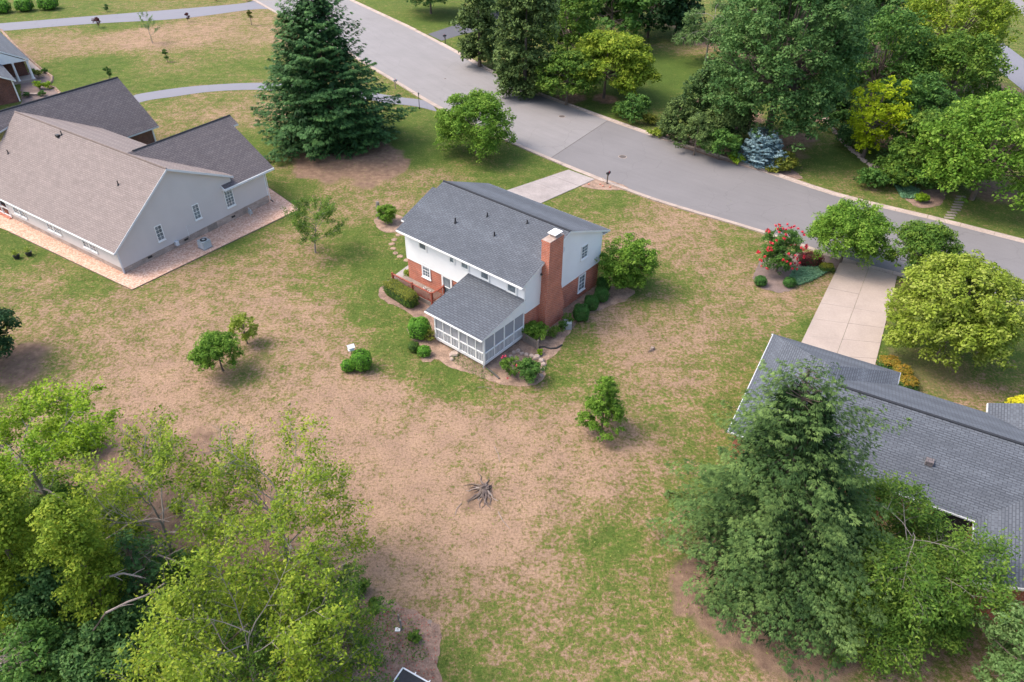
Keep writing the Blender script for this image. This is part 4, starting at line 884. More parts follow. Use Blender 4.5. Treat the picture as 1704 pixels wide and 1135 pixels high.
def branchy(name, label, cat, base, h, rad, leaf='locust', seed=0, limbs=9, subs=6, twigs=6, leaves=16, lsize=.2, droop=.1, bark='bark_grey', up=.8, start=.3, lean=(0, 0), trunk_r=None, bare=.08, spread=.22, group=None, aspect=.5, twl=.2, dirs=None):
    """open tree: limbs, boughs and twigs are real, leaves sit in sprays along the twigs"""
    rg = np.random.default_rng(seed+300); root = empty(name, (base[0], base[1], 0), 0, label=label, category=cat)
    if group: root['group'] = group
    tr = trunk_r or h*.018; S = []; P = []; D = []; TN = []; top = np.array([lean[0], lean[1], h*.86])
    tpt = lambda u: top*u+np.array([math.sin(u*5+seed)*.03*h, math.cos(u*4+seed)*.03*h, 0])*u
    K = 7
    for i in range(K): S.append([*tpt(i/K), *tpt((i+1)/K), tr*(1.15-i/K), tr*(1.15-(i+1)/K)])
    def curve(o, d, L, dr, n, r0, r1, wob=.12):
        pts = [o]; d = d.copy()
        for i in range(n):
            d = unit(d+rg.normal(0, wob, 3)+np.array([0, 0, -dr])); pts.append(pts[-1]+d*L/n)
        for i in range(n): S.append([*pts[i], *pts[i+1], r0+(r1-r0)*i/n, r0+(r1-r0)*(i+1)/n])
        return pts
    at = lambda pts, u: pts[min(len(pts)-2, int(u*(len(pts)-1)))]*(1-(u*(len(pts)-1)-min(len(pts)-2, int(u*(len(pts)-1)))))+pts[min(len(pts)-2, int(u*(len(pts)-1)))+1]*(u*(len(pts)-1)-min(len(pts)-2, int(u*(len(pts)-1))))
    for i in range(limbs):
        u = start+(1-start)*(i+.5)/limbs; a = i*2.4+rg.uniform(-.4, .4); L = rad*(1.05-.45*abs(u-.45))*rg.uniform(.75, 1.15)
        if dirs is not None: a = dirs[i % len(dirs)]+rg.uniform(-.3, .3)
        d = unit(np.array([math.cos(a), math.sin(a), up*(.4+u*.9)])); lp = curve(tpt(u), d, L*1.05, droop, 6, tr*.5*(1.1-u*.6), tr*.12)
        dead = rg.uniform() < bare
        for j in range(subs):
            v = .3+.7*(j+.6)/subs; o = at(lp, min(v, .999)); dl = unit(lp[-1]-lp[0]); sd = unit(np.cross(dl, [0, 0, 1])+1e-6)
            d2 = unit(dl*.55+sd*((-1)**j)*rg.uniform(.5, 1.0)+np.array([0, 0, rg.uniform(.0, .6)*up])); L2 = L*(.55-.22*v)*rg.uniform(.8, 1.3)
            sp = curve(o, d2, L2, droop*1.2, 4, tr*.13, tr*.05)
            for k in range(twigs):
                w = .2+.8*(k+.5)/twigs; o2 = at(sp, min(w, .999)); d3 = unit(d2*.6+rnd_dirs(rg, 1)[0]*.8+np.array([0, 0, .25*up-droop])); L3 = rad*twl*rg.uniform(.6, 1.3)
                tp = curve(o2, d3, L3, droop*1.5, 3, tr*.05, tr*.02)
                if dead: continue
                m = int(leaves*rg.uniform(.5, 1.5)); uu = rg.uniform(.1, 1, m); q = np.array([at(tp, min(x, .999)) for x in uu]); P.append(q+rg.normal(0, spread*L3*.6+.03, (m, 3))); D.append(np.tile(d3, (m, 1))); TN.append(np.full(m, .5+rg.normal(0, .13)))
    P = np.concatenate(P); D = np.concatenate(D); n = len(P); nn = unit(np.array([0, 0, .8])+rg.normal(0, .5, (n, 3))); ln = lsize*rg.uniform(.6, 1.4, n)
    V = leaf_quads(P, nn, unit(D+rg.normal(0, .7, (n, 3))+np.array([0, 0, -.5*droop*6])), ln, ln*aspect); T = np.concatenate(TN)+rg.normal(0, .14, n)
    ok = V.reshape(-1, 4, 3)[:, :, 2].min(1) > .05; V = V.reshape(-1, 4, 3)[ok].reshape(-1, 3); T = T[ok]
    quads('crown', V, T, LM[leaf], root); quads('trunk', seg_tubes(S, 4), None, MT[bark], root)
    return root
def clipped(name, label, cat, base, rx, ry, h, rz=0, leaf='boxwood', leaf2=None, seed=0, lsize=.07, dens=1.1, box=False, group=None, z0=.06):
    """sheared shrub: dense small leaves over a rounded body or a hedge block"""
    rg = np.random.default_rng(seed+400); root = empty(name, (base[0], base[1], 0), rz, label=label, category=cat)
    if group: root['group'] = group
    area = (2*rx+2*ry)*h*2+4*rx*ry; n = int(area/(lsize*lsize*.6)*dens*1.5)
    pw = 5.0 if box else 2.3
    cu = rg.uniform(-1, 1, (n, 3)); k3 = rg.choice(3, n, p=np.array([ry*h, rx*h, 2*rx*ry])/(ry*h+rx*h+2*rx*ry)); cu[np.arange(n), k3] = np.where(k3 == 2, 1, np.sign(rg.uniform(-1, 1, n)))
    q = cu/((np.abs(cu)**pw).sum(1, keepdims=True)**(1/pw)); d = unit(np.sign(q)*np.abs(q)**(pw-1)/np.array([rx, ry, h/2]))
    s = 1+.05*np.sin(q[:, :1]*7+seed)+.04*np.cos(q[:, 1:2]*6+q[:, 2:3]*5); q = q*s
    P = q*np.array([rx, ry, h/2])*rg.uniform(.92, 1.04, (n, 1))+np.array([0, 0, h/2])+rg.normal(0, lsize*.3, (n, 3)); P[:, 2] = np.maximum(P[:, 2], z0+rg.uniform(0, .1, n))
    nn = unit(d+rg.normal(0, .4, (n, 3))+np.array([0, 0, .3])); ln = lsize*rg.uniform(.6, 1.5, n); V = leaf_quads(P, nn, unit(rg.normal(0, 1, (n, 3))), ln, ln*.6); T = .5+rg.normal(0, .2, n)
    V = V.reshape(-1, 4, 3)
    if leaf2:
        topm = (P[:, 2] > h*(.72+rg.normal(0, .06, n)));  # upper leaves take the second leaf colour
        quads('foliage', V[topm].reshape(-1, 3), T[topm], LM[leaf2], root, label='yellow-green top growth'); quads('foliage', V[~topm].reshape(-1, 3), T[~topm], LM[leaf], root)
    else: quads('foliage', V.reshape(-1, 3), T, LM[leaf], root)
    # inner body so that no light passes through the middle
    mb = MB(); k = 14; ring = [(.55, .05), (.86, .25), (.9, .55), (.75, .8), (.3, .93)]
    for fr, fh in ring:
        for j in range(k):
            a = 6.283*j/k; ca, sa = math.cos(a), math.sin(a); e = (abs(ca)**pw+abs(sa)**pw)**(1/pw) if box else 1; f2 = (fr if not box else (.86 if fh < .9 else .7))
            mb.v.append((rx*f2*ca/e, ry*f2*sa/e, h*fh))
    for i in range(len(ring)-1):
        for j in range(k): mb.f.append((i*k+j, i*k+(j+1) % k, (i+1)*k+(j+1) % k, (i+1)*k+j))
    mb.f.append(tuple((len(ring)-1)*k+j for j in range(k))); mb.build('twigs', MT['twig'], root)
    return root
MT['twig'] = plain('shrub_twigs', (.04, .07, .02), 1, .4, 8)
def W(px, py, z=0): return G(px, py, z)[:2]
def under(px, py, z): return G(px, py, z)[:2]      # ground spot below a crown seen at this pixel, z above the ground

# ---- the open lawns
b = W(552, 236)
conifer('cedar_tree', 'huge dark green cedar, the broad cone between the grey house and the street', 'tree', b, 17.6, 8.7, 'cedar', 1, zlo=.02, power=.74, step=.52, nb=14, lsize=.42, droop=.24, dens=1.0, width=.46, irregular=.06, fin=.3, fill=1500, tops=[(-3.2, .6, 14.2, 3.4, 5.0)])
tree('dogwood_tree', 'round dogwood on the lawn beside the kerb, right of the huge dark cedar', 'tree', W(793, 254), 6.8, 4.9, 'dogwood', 'dome', 80, .22, .8, .0, 2, pr=.25, sq=.8)
tree('ornamental_tree', 'small round tree at the corner of the brick house gable', 'tree', W(1040, 477), 4.8, 2.8, 'dogwood', 'round', 70, .16, .75, .02, 3, pr=.26, sq=.6)
branchy('young_tree', 'thin open young tree with a grey trunk on the lawn between the two left houses', 'tree', W(525, 421), 4.6, 2.3, 'elm', 4, 10, 6, 6, 22, .14, .02, lean=(.5, 0), trunk_r=.07, start=.28, bare=0)
tree('young_maple', 'low bushy green maple on bare soil left of the lawn centre, the larger of two', 'tree', W(371, 617), 3.1, 1.95, 'dogwood', 'dome', 50, .13, 1.0, .14, 5, pr=.26, sq=.6, trunk_r=.07)
tree('young_maple', 'small bright sapling right behind the low bushy maple', 'tree', W(412, 572), 2.6, 1.25, 'yellowgreen', 'round', 36, .12, .9, .1, 6, pr=.25, trunk_r=.05)
tree('maple_sapling', 'upright young maple alone on the dry lawn between the brick house and the spruce', 'tree', W(1000, 717), 4.8, 1.9, 'dogwood', 'cone', 64, .12, 1.0, .1, 7, pr=.24, trunk_r=.08, sq=.7)
clipped('lawn_shrub', 'round green shrub beside the bird feeder on the dry lawn', 'shrub', W(603, 613), .72, .72, 1.55, leaf='globe', seed=8, lsize=.11)
clipped('lawn_shrub', 'small low shrub leaning against the round shrub by the bird feeder', 'shrub', W(580, 616), .48, .45, .85, leaf='globe', seed=9, lsize=.1)
tree('dark_tree', 'dark evergreen tree cut off by the left edge of the picture', 'tree', W(-18, 610), 6.0, 3.0, 'dark', 'round', 40, .2, 1.1, .06, 10, pr=.36)
# ---- lower left thicket
def at_c(px, py, z): return under(px, py, z)
branchy('locust_tree', 'bright lime locust tree highest at the left edge', 'tree', at_c(62, 815, 5), 9.4, 4.2, 'lime', 11, 14, 7, 8, 44, .17, .10, lean=(-.4, .5), start=.3, bare=0, trunk_r=.16)
branchy('locust_tree', 'sparse yellow-green tree with open twigs right of the lime locust', 'tree', at_c(255, 880, 4.5), 8.2, 3.9, 'locust', 12, 14, 7, 8, 20, .155, .0, lean=(.2, .8), start=.22, bare=.08, trunk_r=.13, up=1.0)
branchy('locust_tree', 'sparse yellow-green tree reaching furthest over the dry lawn', 'tree', at_c(455, 890, 4.0), 7.8, 4.3, 'locust', 13, 15, 7, 8, 18, .155, .0, lean=(.6, .9), start=.2, bare=.05, trunk_r=.12, up=.9)
branchy('locust_tree', 'large yellow-green tree filling the bottom edge of the thicket', 'tree', at_c(410, 1130, 4.2), 7.8, 4.3, 'locust', 14, 18, 8, 8, 28, .155, .02, lean=(.4, .6), start=.2, bare=.03, trunk_r=.1)
branchy('locust_tree', 'yellow-green tree at the bottom edge beside the mulch bed', 'tree', at_c(500, 1120, 2.6), 5.4, 3.3, 'elm', 15, 12, 7, 7, 26, .14, .02, start=.15, bare=.08, trunk_r=.08)
branchy('locust_tree', 'low green tree at the edge of the dry lawn beside the sparse trees', 'tree', at_c(545, 1015, 1.5), 3.4, 2.6, 'elm', 16, 10, 6, 6, 12, .12, .03, start=.15, bare=.1, trunk_r=.06)
tree('ivy_tree', 'tall ivy-covered trunk standing in the middle of the dark thicket', 'tree', at_c(150, 960, 5), 10.0, 1.5, 'locust', 'column', 46, .15, .6, .1, 17, pr=.6, limbs=False)
tree('ivy_tree', 'tall ivy-covered trunk at the far left of the dark thicket', 'tree', at_c(28, 940, 5), 10.5, 2.0, 'locust', 'column', 50, .16, .55, .1, 18, pr=.6, limbs=False)
tree('holly_bush', 'dark blue-green evergreen bush at the upper edge of the thicket', 'shrub', W(140, 752), 2.0, 1.35, 'dark', 'round', 24, .13, 1.0, .02, 19, pr=.4)
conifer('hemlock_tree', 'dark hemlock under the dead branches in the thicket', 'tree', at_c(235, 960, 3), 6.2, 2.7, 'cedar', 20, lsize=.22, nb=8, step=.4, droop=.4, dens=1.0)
for i, (x, y, z, h, r, l, lab) in enumerate([(95, 1000, 2.4, 5.0, 2.3, 'oak', 'dusky green undergrowth tree between the two ivy trunks'), (60, 1120, 2.2, 4.6, 2.4, 'mid', 'green undergrowth at the lower left corner beside the dead brush'), (170, 1105, 2.2, 4.4, 2.1, 'oak', 'blue-green undergrowth below the middle ivy trunk'), (-20, 900, 3, 6.5, 2.6, 'mid', 'green tree at the left edge below the lime locust'), (235, 1050, 1.8, 3.6, 1.7, 'oak', 'blue-green bush right of the middle ivy trunk'), (120, 880, 2, 4.5, 2.0, 'elm', 'green bush below the lime locust canopy'), (430, 1060, 1.5, 3.2, 1.9, 'mid', 'deep green bush among the yellow-green trees at the bottom'), (310, 960, 1.2, 2.6, 1.4, 'elm', 'low green bush beside the pale bare patch in the thicket')]):
    tree('thicket_tree', lab, 'tree', at_c(x, y, z), h, r, l, 'dome', 30, .17, .9, .05, 30+i, pr=.38)
for i, (x, y, r, lab) in enumerate([(520, 935, .6, 'single green sapling bush on the upper rim of the thicket'), (575, 975, .8, 'leafy green sucker clump where thicket meets lawn'), (605, 985, .55, 'small green clump at the tip of the thicket'), (625, 1010, .4, 'tiny green weed clump beside the bed edge'), (690, 1065, .35, 'tiny yellow-green plant in the mulch bed by the sign'), (600, 1070, .7, 'green weed clump in the left half of the mulch bed'), (560, 1045, .9, 'wide green weed clump left of the mulch bed'), (300, 850, .5, 'small green plant on the bare soil inside the thicket')]):
    tree('sapling_bush', lab, 'shrub', W(x, y), r*1.6, r, 'elm', 'round', 12, .11, .8, .02, 50+i, pr=.45)
# ---- lower right
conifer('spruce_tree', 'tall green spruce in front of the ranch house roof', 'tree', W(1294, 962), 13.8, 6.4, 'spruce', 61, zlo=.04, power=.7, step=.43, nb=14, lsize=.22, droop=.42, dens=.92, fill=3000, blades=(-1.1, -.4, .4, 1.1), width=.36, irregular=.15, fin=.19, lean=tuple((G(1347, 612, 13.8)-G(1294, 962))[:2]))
branchy('weeping_tree', 'weeping green tree with bare arching branches between spruce and ranch house', 'tree', at_c(1495, 930, 3.2), 6.6, 4.6, 'elm', 62, 16, 8, 9, 44, .18, .17, start=.2, bare=.0, trunk_r=.08, up=.6, aspect=.42, spread=.35)
tree('weeping_tree', 'dense leafy drooping tree in front of the bare-branched weeping tree', 'tree', at_c(1480, 985, 2.4), 5.0, 3.6, 'elm', 'dome', 34, .17, .8, .03, 63, pr=.34, aspect=.4)
tree('silver_tree', 'pale grey-green tree in the bottom right corner', 'tree', at_c(1712, 1118, 2.6), 6.2, 3.1, 'pale', 'round', 54, .18, .8, .05, 64, pr=.28, aspect=.42)
# ---- right: driveway trees
tree('golden_maple', 'wide yellow-green maple with layered foliage right of the concrete driveway', 'tree', W(1562, 590), 8.0, 5.0, 'yellowgreen', 'dome', 110, .22, .85, .03, 65, pr=.24, sq=.5, trunk_r=.14)
tree('street_tree', 'loose green tree between the golden maple and the street', 'tree', at_c(1528, 440, 2), 5.6, 3.1, 'elm', 'dome', 50, .18, .75, .04, 66, pr=.32)
tree('street_tree', 'broad green tree at the mouth of the concrete driveway', 'tree', W(1398, 437), 5.6, 3.8, 'dogwood', 'dome', 66, .18, .75, .03, 67, pr=.3, lean=(.3, .2))
tree('crape_myrtle', 'crape myrtle dotted with red flowers beside the driveway bed', 'tree', W(1291, 452), 4.4, 1.95, 'mid', 'round', 34, .13, 1.0, .03, 68, pr=.34)
clipped('barberry', 'dark maroon barberry under the broad green tree', 'shrub', W(1346, 440), 1.15, .7, 1.1, leaf='maroon', seed=70, lsize=.11)
clipped('bed_shrub', 'leftmost small dark green shrub in front of the crape myrtle', 'shrub', W(1264, 474), .5, .5, .8, leaf='boxwood', seed=71, lsize=.1)
clipped('bed_shrub', 'small dark green shrub between the crape myrtle and the teal ground cover', 'shrub', W(1312, 476), .52, .5, .75, leaf='boxwood', seed=72, lsize=.1)
clipped('bed_shrub', 'olive green mound at the corner of the concrete driveway', 'shrub', W(1374, 450), .7, .5, .65, leaf='yewside', leaf2='yew', seed=73, lsize=.1)
for i, (x, y) in enumerate([(1476, 612), (1497, 627), (1508, 645)]):
    clipped('nandina', ['orange-tinged green shrub nearest the driveway edge', 'orange-tinged green shrub, middle of three beside the garage corner', 'orange-tinged green shrub nearest the ranch house wall'][i], 'shrub', W(x, y), [.85, .8, .7][i], .65, .9, leaf='mid', leaf2='orange', seed=74+i, lsize=.12, group='shrubs beside the garage corner')
clipped('golden_shrub', 'bright yellow conifer shrub at the right edge behind the ranch house', 'shrub', W(1706, 690), 1.5, 1.0, 1.2, leaf='yellow', seed=78, lsize=.12)
# ---- around the brick house
c_ = (W(646, 482)+W(702, 518))/2; dd = W(702, 518)-W(646, 482); ang = math.atan2(dd[1], dd[0])
clipped('hedge', 'long clipped yew hedge along the red deck railing', 'hedge', W(668, 498), 1.95, .62, 1.25, ang, 'yewside', 'yew', 80, .09, 1.1, True)
tree('patio_bush', 'bright lime bush on the small patio by the brick wall', 'shrub', W(680, 462), .85, .5, 'yellowgreen', 'round', 10, .1, 1, .02, 81, pr=.5)
clipped('globe_shrub', 'large bright green ball shrub at the corner of the screened porch', 'shrub', W(699, 560), .85, .85, 1.6, leaf='globe', seed=82, lsize=.1)
clipped('globe_shrub', 'small green mound in front of the large ball shrub', 'shrub', W(706, 591), .5, .48, .75, leaf='globe', seed=83, lsize=.09)
clipped('globe_shrub', 'low olive mound left of the small green mound by the porch', 'shrub', W(689, 583), .42, .42, .7, leaf='yewside', seed=84, lsize=.09)
tree('bed_bush', 'loose olive bush against the left porch wall', 'shrub', W(716, 568), 1.1, .55, 'yew', 'round', 10, .1, .8, .02, 85, pr=.45)
for i, (x, y, r, h) in enumerate([(966, 531, .68, 1.3), (983, 514, .62, 1.2), (1000, 500, .62, 1.2), (1004, 482, .6, 1.2)]):
    clipped('boxwood_ball', ['nearest clipped dark boxwood ball along the brick gable', 'second dark boxwood ball from the chimney', 'third dark boxwood ball from the chimney', 'last dark boxwood ball, under the small round tree'][i], 'shrub', W(x, y), r, r, h, leaf='boxwood', seed=86+i, lsize=.08, group='clipped boxwood balls along the gable')
tree('bed_bush', 'loose green bush between the chimney and the nearest boxwood ball', 'shrub', W(946, 540), 1.2, .55, 'elm', 'round', 12, .11, .9, .02, 92, pr=.45)
tree('bed_bush', 'thin reddish-green bush at the foot of the chimney', 'shrub', W(924, 560), .8, .7, 'elm', 'dome', 12, .11, .5, .02, 93, pr=.4)
tree('bed_bush', 'low green bush between the two thin bushes along the gable', 'shrub', W(936, 548), .9, .45, 'mid', 'round', 10, .1, .9, .02, 94, pr=.45)
tree('variegated_bush', 'rounded green bush with pale flecks below the chimney', 'shrub', W(889, 566), 1.5, 1.1, 'dogwood', 'round', 20, .1, 1.1, .02, 95, pr=.42)
tree('rose_bush', 'large green rose bush at the porch corner, the right one', 'shrub', W(880, 632), 1.7, 1.1, 'mid', 'round', 20, .1, 1.1, .02, 96, pr=.42)
tree('rose_bush', 'rose bush with pink blooms left of the larger one by the porch corner', 'shrub', W(847, 624), 1.6, .85, 'elm', 'round', 16, .1, .9, .02, 97, pr=.42)
tree('bed_bush', 'bright green low plant at the end of the picket fence', 'shrub', W(898, 590), .45, .35, 'lime', 'dome', 8, .1, .9, .02, 98, pr=.5)
tree('ivy_stump', 'old stump overgrown with glossy ivy behind the brick house', 'stump', W(645, 371), 1.9, 1.1, 'dogwood', 'round', 26, .11, 1.2, .02, 99, pr=.42)
MB().tube([(*W(631, 364), 0), (*W(631, 364), 1.7), (*W(631, 364), 1.85)], [.2, .18, .14], 7).build('old_post', MT['bark_grey'], None, label='grey weathered post standing against the ivy-covered stump', category='post')
# ---- top left lawns
for i, (x, y, r) in enumerate([(5, 21, 1.5), (43, 18, 1.5), (83, 15, 1.7)]):
    clipped('round_bush', ['round dark green bush at the top left corner', 'round dark green bush, middle of three above the far driveway', 'round dark green bush, rightmost and largest of three above the far driveway'][i], 'shrub', W(x, y), r, r, 2.0, leaf='globe', seed=110+i, lsize=.22, group='round bushes above the far driveway')
for i, (x, y, h, r, l, lab) in enumerate([(164, 46, 1.7, .75, 'maroon', 'small dark reddish shrub below the far driveway, left one'), (178, 19, 1.3, .45, 'oak', 'thin sapling above the far driveway near the round bushes'), (313, 36, 1.5, .5, 'maroon', 'dark reddish shrub below the middle of the far driveway'), (360, 2, 1.4, .6, 'maroon', 'dark shrub above the far driveway at the top edge'), (411, 2, 1.4, .6, 'maroon', 'dark shrub where the far driveway meets the street'), (279, 103, 1.9, .5, 'mid', 'small dark green sapling in a soil ring on the far lawn'), (183, 132, 1.9, .55, 'mid', 'small green shrub just behind the roof peak of the grey house'), (419, 42, 2.6, .6, 'yew', 'thin brown sapling left of the huge cedar')]):
    tree('sapling_bush', lab, 'shrub', W(x, y), h, r, l, 'round', 9, .22, .55, .12, 120+i, pr=.45)
branchy('young_tree', 'sparse pale young tree on the dry far lawn', 'tree', W(254, 72), 4.0, 1.7, 'pale', 128, 7, 4, 4, 7, .2, 0, trunk_r=.06, start=.3, bare=0)
for i, (x, y, r, l, lab) in enumerate([(66, 149, .8, 'lime', 'bright green clipped bush in the far porch bed, left of a pair'), (82, 148, .7, 'lime', 'bright green clipped bush in the far porch bed, right of a pair'), (66, 130, .8, 'yew', 'loose golden shrub in the far porch bed'), (55, 122, .5, 'mid', 'small shrub beside the far porch steps'), (71, 160, .5, 'mid', 'small green clump in the lower part of the far porch bed'), (45, 162, .5, 'oak', 'bluish clump beside the corner of the dark brick house'), (75, 122, .5, 'mid', 'small shrub at the end of the far concrete walk')]):
    tree('bed_bush', lab, 'shrub', W(x, y), r*1.4, r, l, 'dome', 9, .17, .9, .02, 130+i, pr=.5)
# ---- across the street; pixel = middle of the crown
def T(name, lab, px, py, h, r, leaf, shape='round', n=50, ls=.38, seed=0, zc=.55, **k): return tree(name, lab, k.pop('cat', 'tree'), under(px, py, h*zc), h, r, leaf, shape, n, ls, seed=seed, **k)
T('shade_tree', 'dark green leafy tree at the top edge right of the huge cedar', 715, -20, 8, 6.2, 'oak', 'dome', 50, .45, 140, zlo=.15)
T('thuja_tree', 'dark columnar thuja nearest the sealed driveway', 797, 35, 13, 3.6, 'thuja', 'column', 60, .4, 141, zlo=.01, pr=.42, limbs=False, zc=.5)
T('thuja_tree', 'broad olive thuja, the right one of the pair at the street', 875, 65, 15.0, 4.9, 'thuja', 'column', 90, .4, 142, zlo=.01, pr=.36, limbs=False, zc=.5)
T('bed_bush', 'dark low bush at the foot of the broad thuja', 886, 142, 1.8, 1.8, 'dark', 'dome', 16, .32, 143, cat='shrub', zlo=.02)
T('cherry_tree', 'wide lime-green tree nearest the street lawn', 1010, 105, 8.6, 6.8, 'locust', 'dome', 90, .34, 144, zlo=.1, pr=.24, sq=.45, dens=.85)
T('cherry_tree', 'lime-green tree between the thuja and the wide lime tree', 945, 125, 7.2, 4.4, 'elm', 'dome', 50, .34, 145, zlo=.1, pr=.28, sq=.5, dens=.8)
T('shade_tree', 'lime-green crown rising behind the lime trees beside the thuja', 945, 45, 12, 4.8, 'elm', 'dome', 50, .38, 146, zlo=.15, pr=.28)
for i, (x, y, h, r, l, lab) in enumerate([(1020, 15, 11, 6.5, 'mid', 'dark green tree behind the wide lime tree at the top edge'), (975, -5, 12, 6, 'oak', 'dark tree at the top edge behind the lime-green crown'), (1085, 5, 10, 6, 'dark', 'darkest evergreen at the top edge left of the small lawn'), (1130, 15, 8, 5, 'dark', 'dark evergreen mass at the top edge of the small lawn'), (905, -20, 12, 6, 'dark', 'dark tree at the top edge behind the thujas'), (1060, -40, 14, 8, 'mid', 'green tree highest behind the dark evergreens'), (840, -45, 12, 7, 'oak', 'dark green tree above the left thuja')]):
    T('backdrop_tree', lab, x, y, h, r, l, 'dome', 30, .66, 150+i, zlo=.02, pr=.32)
branchy('willow_tree', 'weeping willow with hanging pale strands at the edge of the bright lawn', 'tree', under(1185, 40, 6), 9, 4.6, 'pale', 160, 12, 7, 6, 20, .4, .2, start=.4, trunk_r=.15, up=.6, aspect=.3, bare=0)
T('big_oak', 'towering blue-green tree, the largest across the street', 1305, 105, 20, 8.6, 'oak', 'dome', 230, .34, 161, zlo=.0, pr=.19, zc=.48, dens=.75, sq=1.0)
T('big_oak', 'second towering green tree right behind the largest one', 1370, 30, 16, 8.0, 'oak', 'dome', 90, .38, 162, zlo=.03, dens=.55, pr=.23, sq=1)
T('shade_tree', 'mid green tree behind the willow at the top edge', 1260, 5, 14, 6.5, 'oak', 'dome', 60, .4, 163, zlo=.03, dens=.6, pr=.25, sq=1)
T('shade_tree', 'lime green tree at the top edge far right', 1585, 50, 15, 8.5, 'locust', 'dome', 130, .34, 164, zlo=.03, pr=.2, dens=.5, sq=1)
T('shade_tree', 'green tree beneath the lime crown at the top right', 1590, 130, 11, 6.5, 'elm', 'dome', 80, .34, 165, zlo=.02, pr=.24, dens=.6, sq=1)
T('shade_tree', 'dark green tree between the towering trees and the lime tree', 1470, 100, 13, 6.5, 'mid', 'dome', 70, .36, 166, zlo=.02, pr=.26, dens=.6, sq=1)
T('shade_tree', 'dusky green tree above the bright chartreuse tree', 1475, 10, 13, 7, 'oak', 'dome', 50, .56, 167, zlo=.06, pr=.26)
T('chartreuse_tree', 'bright chartreuse tree standing out against the dark garden trees', 1458, 195, 9.0, 3.7, 'chartreuse', 'vase', 56, .26, 168, zlo=.1, pr=.24, dens=.7, sq=1)
T('pale_maple', 'large pale green tree at the right edge above the street', 1655, 245, 10.5, 7.6, 'dogwood', 'dome', 150, .31, 169, zlo=.0, pr=.2, dens=.5)
T('garden_tree', 'green tree behind the garden border left of the pale maple', 1560, 245, 7.5, 4.8, 'elm', 'dome', 56, .3, 170, zlo=.03, pr=.27)
T('garden_tree', 'mid green tree between the chartreuse tree and the pale maple', 1525, 190, 9, 5.0, 'mid', 'dome', 60, .32, 171, zlo=.03, pr=.27)
T('garden_bush', 'dark round evergreen in the brown clearing beside the towering tree', 1387, 165, 3.6, 2.8, 'dark', 'round', 24, .3, 172, cat='shrub', zlo=.02)
for i, (x, y, h, r, l, lab) in enumerate([(1450, 296, 2.0, 2.0, 'mid', 'deep green low bush at the lower end of the stone edging'), (1425, 225, 2.4, 2.4, 'oak', 'low dark green shrub along the middle of the stone edging'), (1490, 288, 2.6, 2.8, 'elm', 'leafy shrub left of the garden border tree'), (1530, 292, 2.8, 2.6, 'mid', 'shrub right above the mulched border bed'), (1575, 282, 3.4, 2.8, 'mid', 'taller shrub at the right end of the garden border'), (1405, 200, 2.4, 2.2, 'mid', 'shaded shrub near the top of the stone edging'), (1535, 329, .9, .8, 'lime', 'little bright green shrub alone in the mulched border'), (1053, 177, 3.4, 2.3, 'mid', 'rounded dense green shrub on the lawn across the street'), (1033, 184, 1.5, 1.4, 'elm', 'low light shrub left of the rounded dense shrub'), (1083, 197, 1.3, 1.1, 'yew', 'low olive shrub right of the rounded dense shrub'), (1091, 220, .9, 1.1, 'yellowgreen', 'yellow-green ornamental grass clump at the start of the kerb bed'), (1200, 240, 3.4, 2.6, 'mid', 'fresh green shrub left of the blue spruce'), (1226, 263, 1.0, 1.1, 'lime', 'low bright plant at the foot of the blue spruce'), (1306, 268, 1.8, 1.7, 'yew', 'brownish-green shrub right of the blue spruce'), (1286, 281, .7, .9, 'yew', 'tan low grass in front of the brownish shrub'), (1160, 225, 4.4, 2.8, 'thuja', 'dark olive conifer bush above the kerb bed')]):
    T('garden_bush', lab, x, y, h, r, l, 'dome' if h > 1.2 else 'round', 20, .28 if h > 1.5 else .2, 180+i, cat='shrub', zlo=.02, pr=.38)
for i, (x, y, h, r, lab) in enumerate([(1165, 160, 8.0, 2.7, 'grey-green juniper, tallest of the group at the kerb bed'), (1128, 200, 5, 2.2, 'grey-green juniper left of the tallest one'), (1195, 150, 8, 2.9, 'grey-green juniper behind the olive bush'), (1215, 195, 7, 3.0, 'grey-green juniper closest to the towering tree')]):
    T('juniper', lab, x, y, h, r, 'thuja' if i % 2 else 'spruce', 'column', 40, .28, 200+i, zlo=.01, pr=.42, limbs=False, zc=.5)
conifer('blue_spruce', 'silvery blue dwarf spruce beside the kerb', 'tree', W(1263, 272), 3.4, 2.5, 'bluespruce', 210, zlo=.02, power=.42, step=.26, nb=14, lsize=.28, droop=.15, dens=1.9, width=.5, irregular=.08)
# ------------------------------------------------------------------ ground cover, flowers
def cover(name, lab, px, leaf, n, ls, hmax, seed, stuff=True):
    rg = np.random.default_rng(seed); poly = np.array([G(*p)[:2] for p in px]); lo, hi = poly.min(0), poly.max(0)
    P = rg.uniform(lo, hi, (n*3, 2)); P = P[inside(P, poly)][:n]; m = len(P); z = rg.uniform(.02, hmax, m)
    V = leaf_quads(np.column_stack([P, z]), unit(np.array([0, 0, 1.])+rg.normal(0, .4, (m, 3))), rnd_dirs(rg, m), ls*rg.uniform(.6, 1.4, m), ls*.6*rg.uniform(.7, 1.3, m))
    o = quads(name, V, rg.normal(.5, .2, m), LM[leaf]); o['kind'] = 'stuff'; return o
cover('ground_cover', '', [(1308,470),(1330,476),(1352,468),(1375,455),(1372,446),(1340,446),(1320,448)], 'teal', 5000, .12, .25, 1)
cover('ground_cover', '', [(1480,300),(1500,330),(1525,332),(1530,318),(1505,305)], 'teal', 2500, .2, .25, 2)
cover('weeds', '', [(740,565),(800,610),(830,625),(800,632),(755,605)], 'ground', 1100, .09, .18, 3)
cover('weeds', '', [(870,590),(900,600),(905,620),(890,640),(870,640)], 'ground', 250, .09, .12, 4)
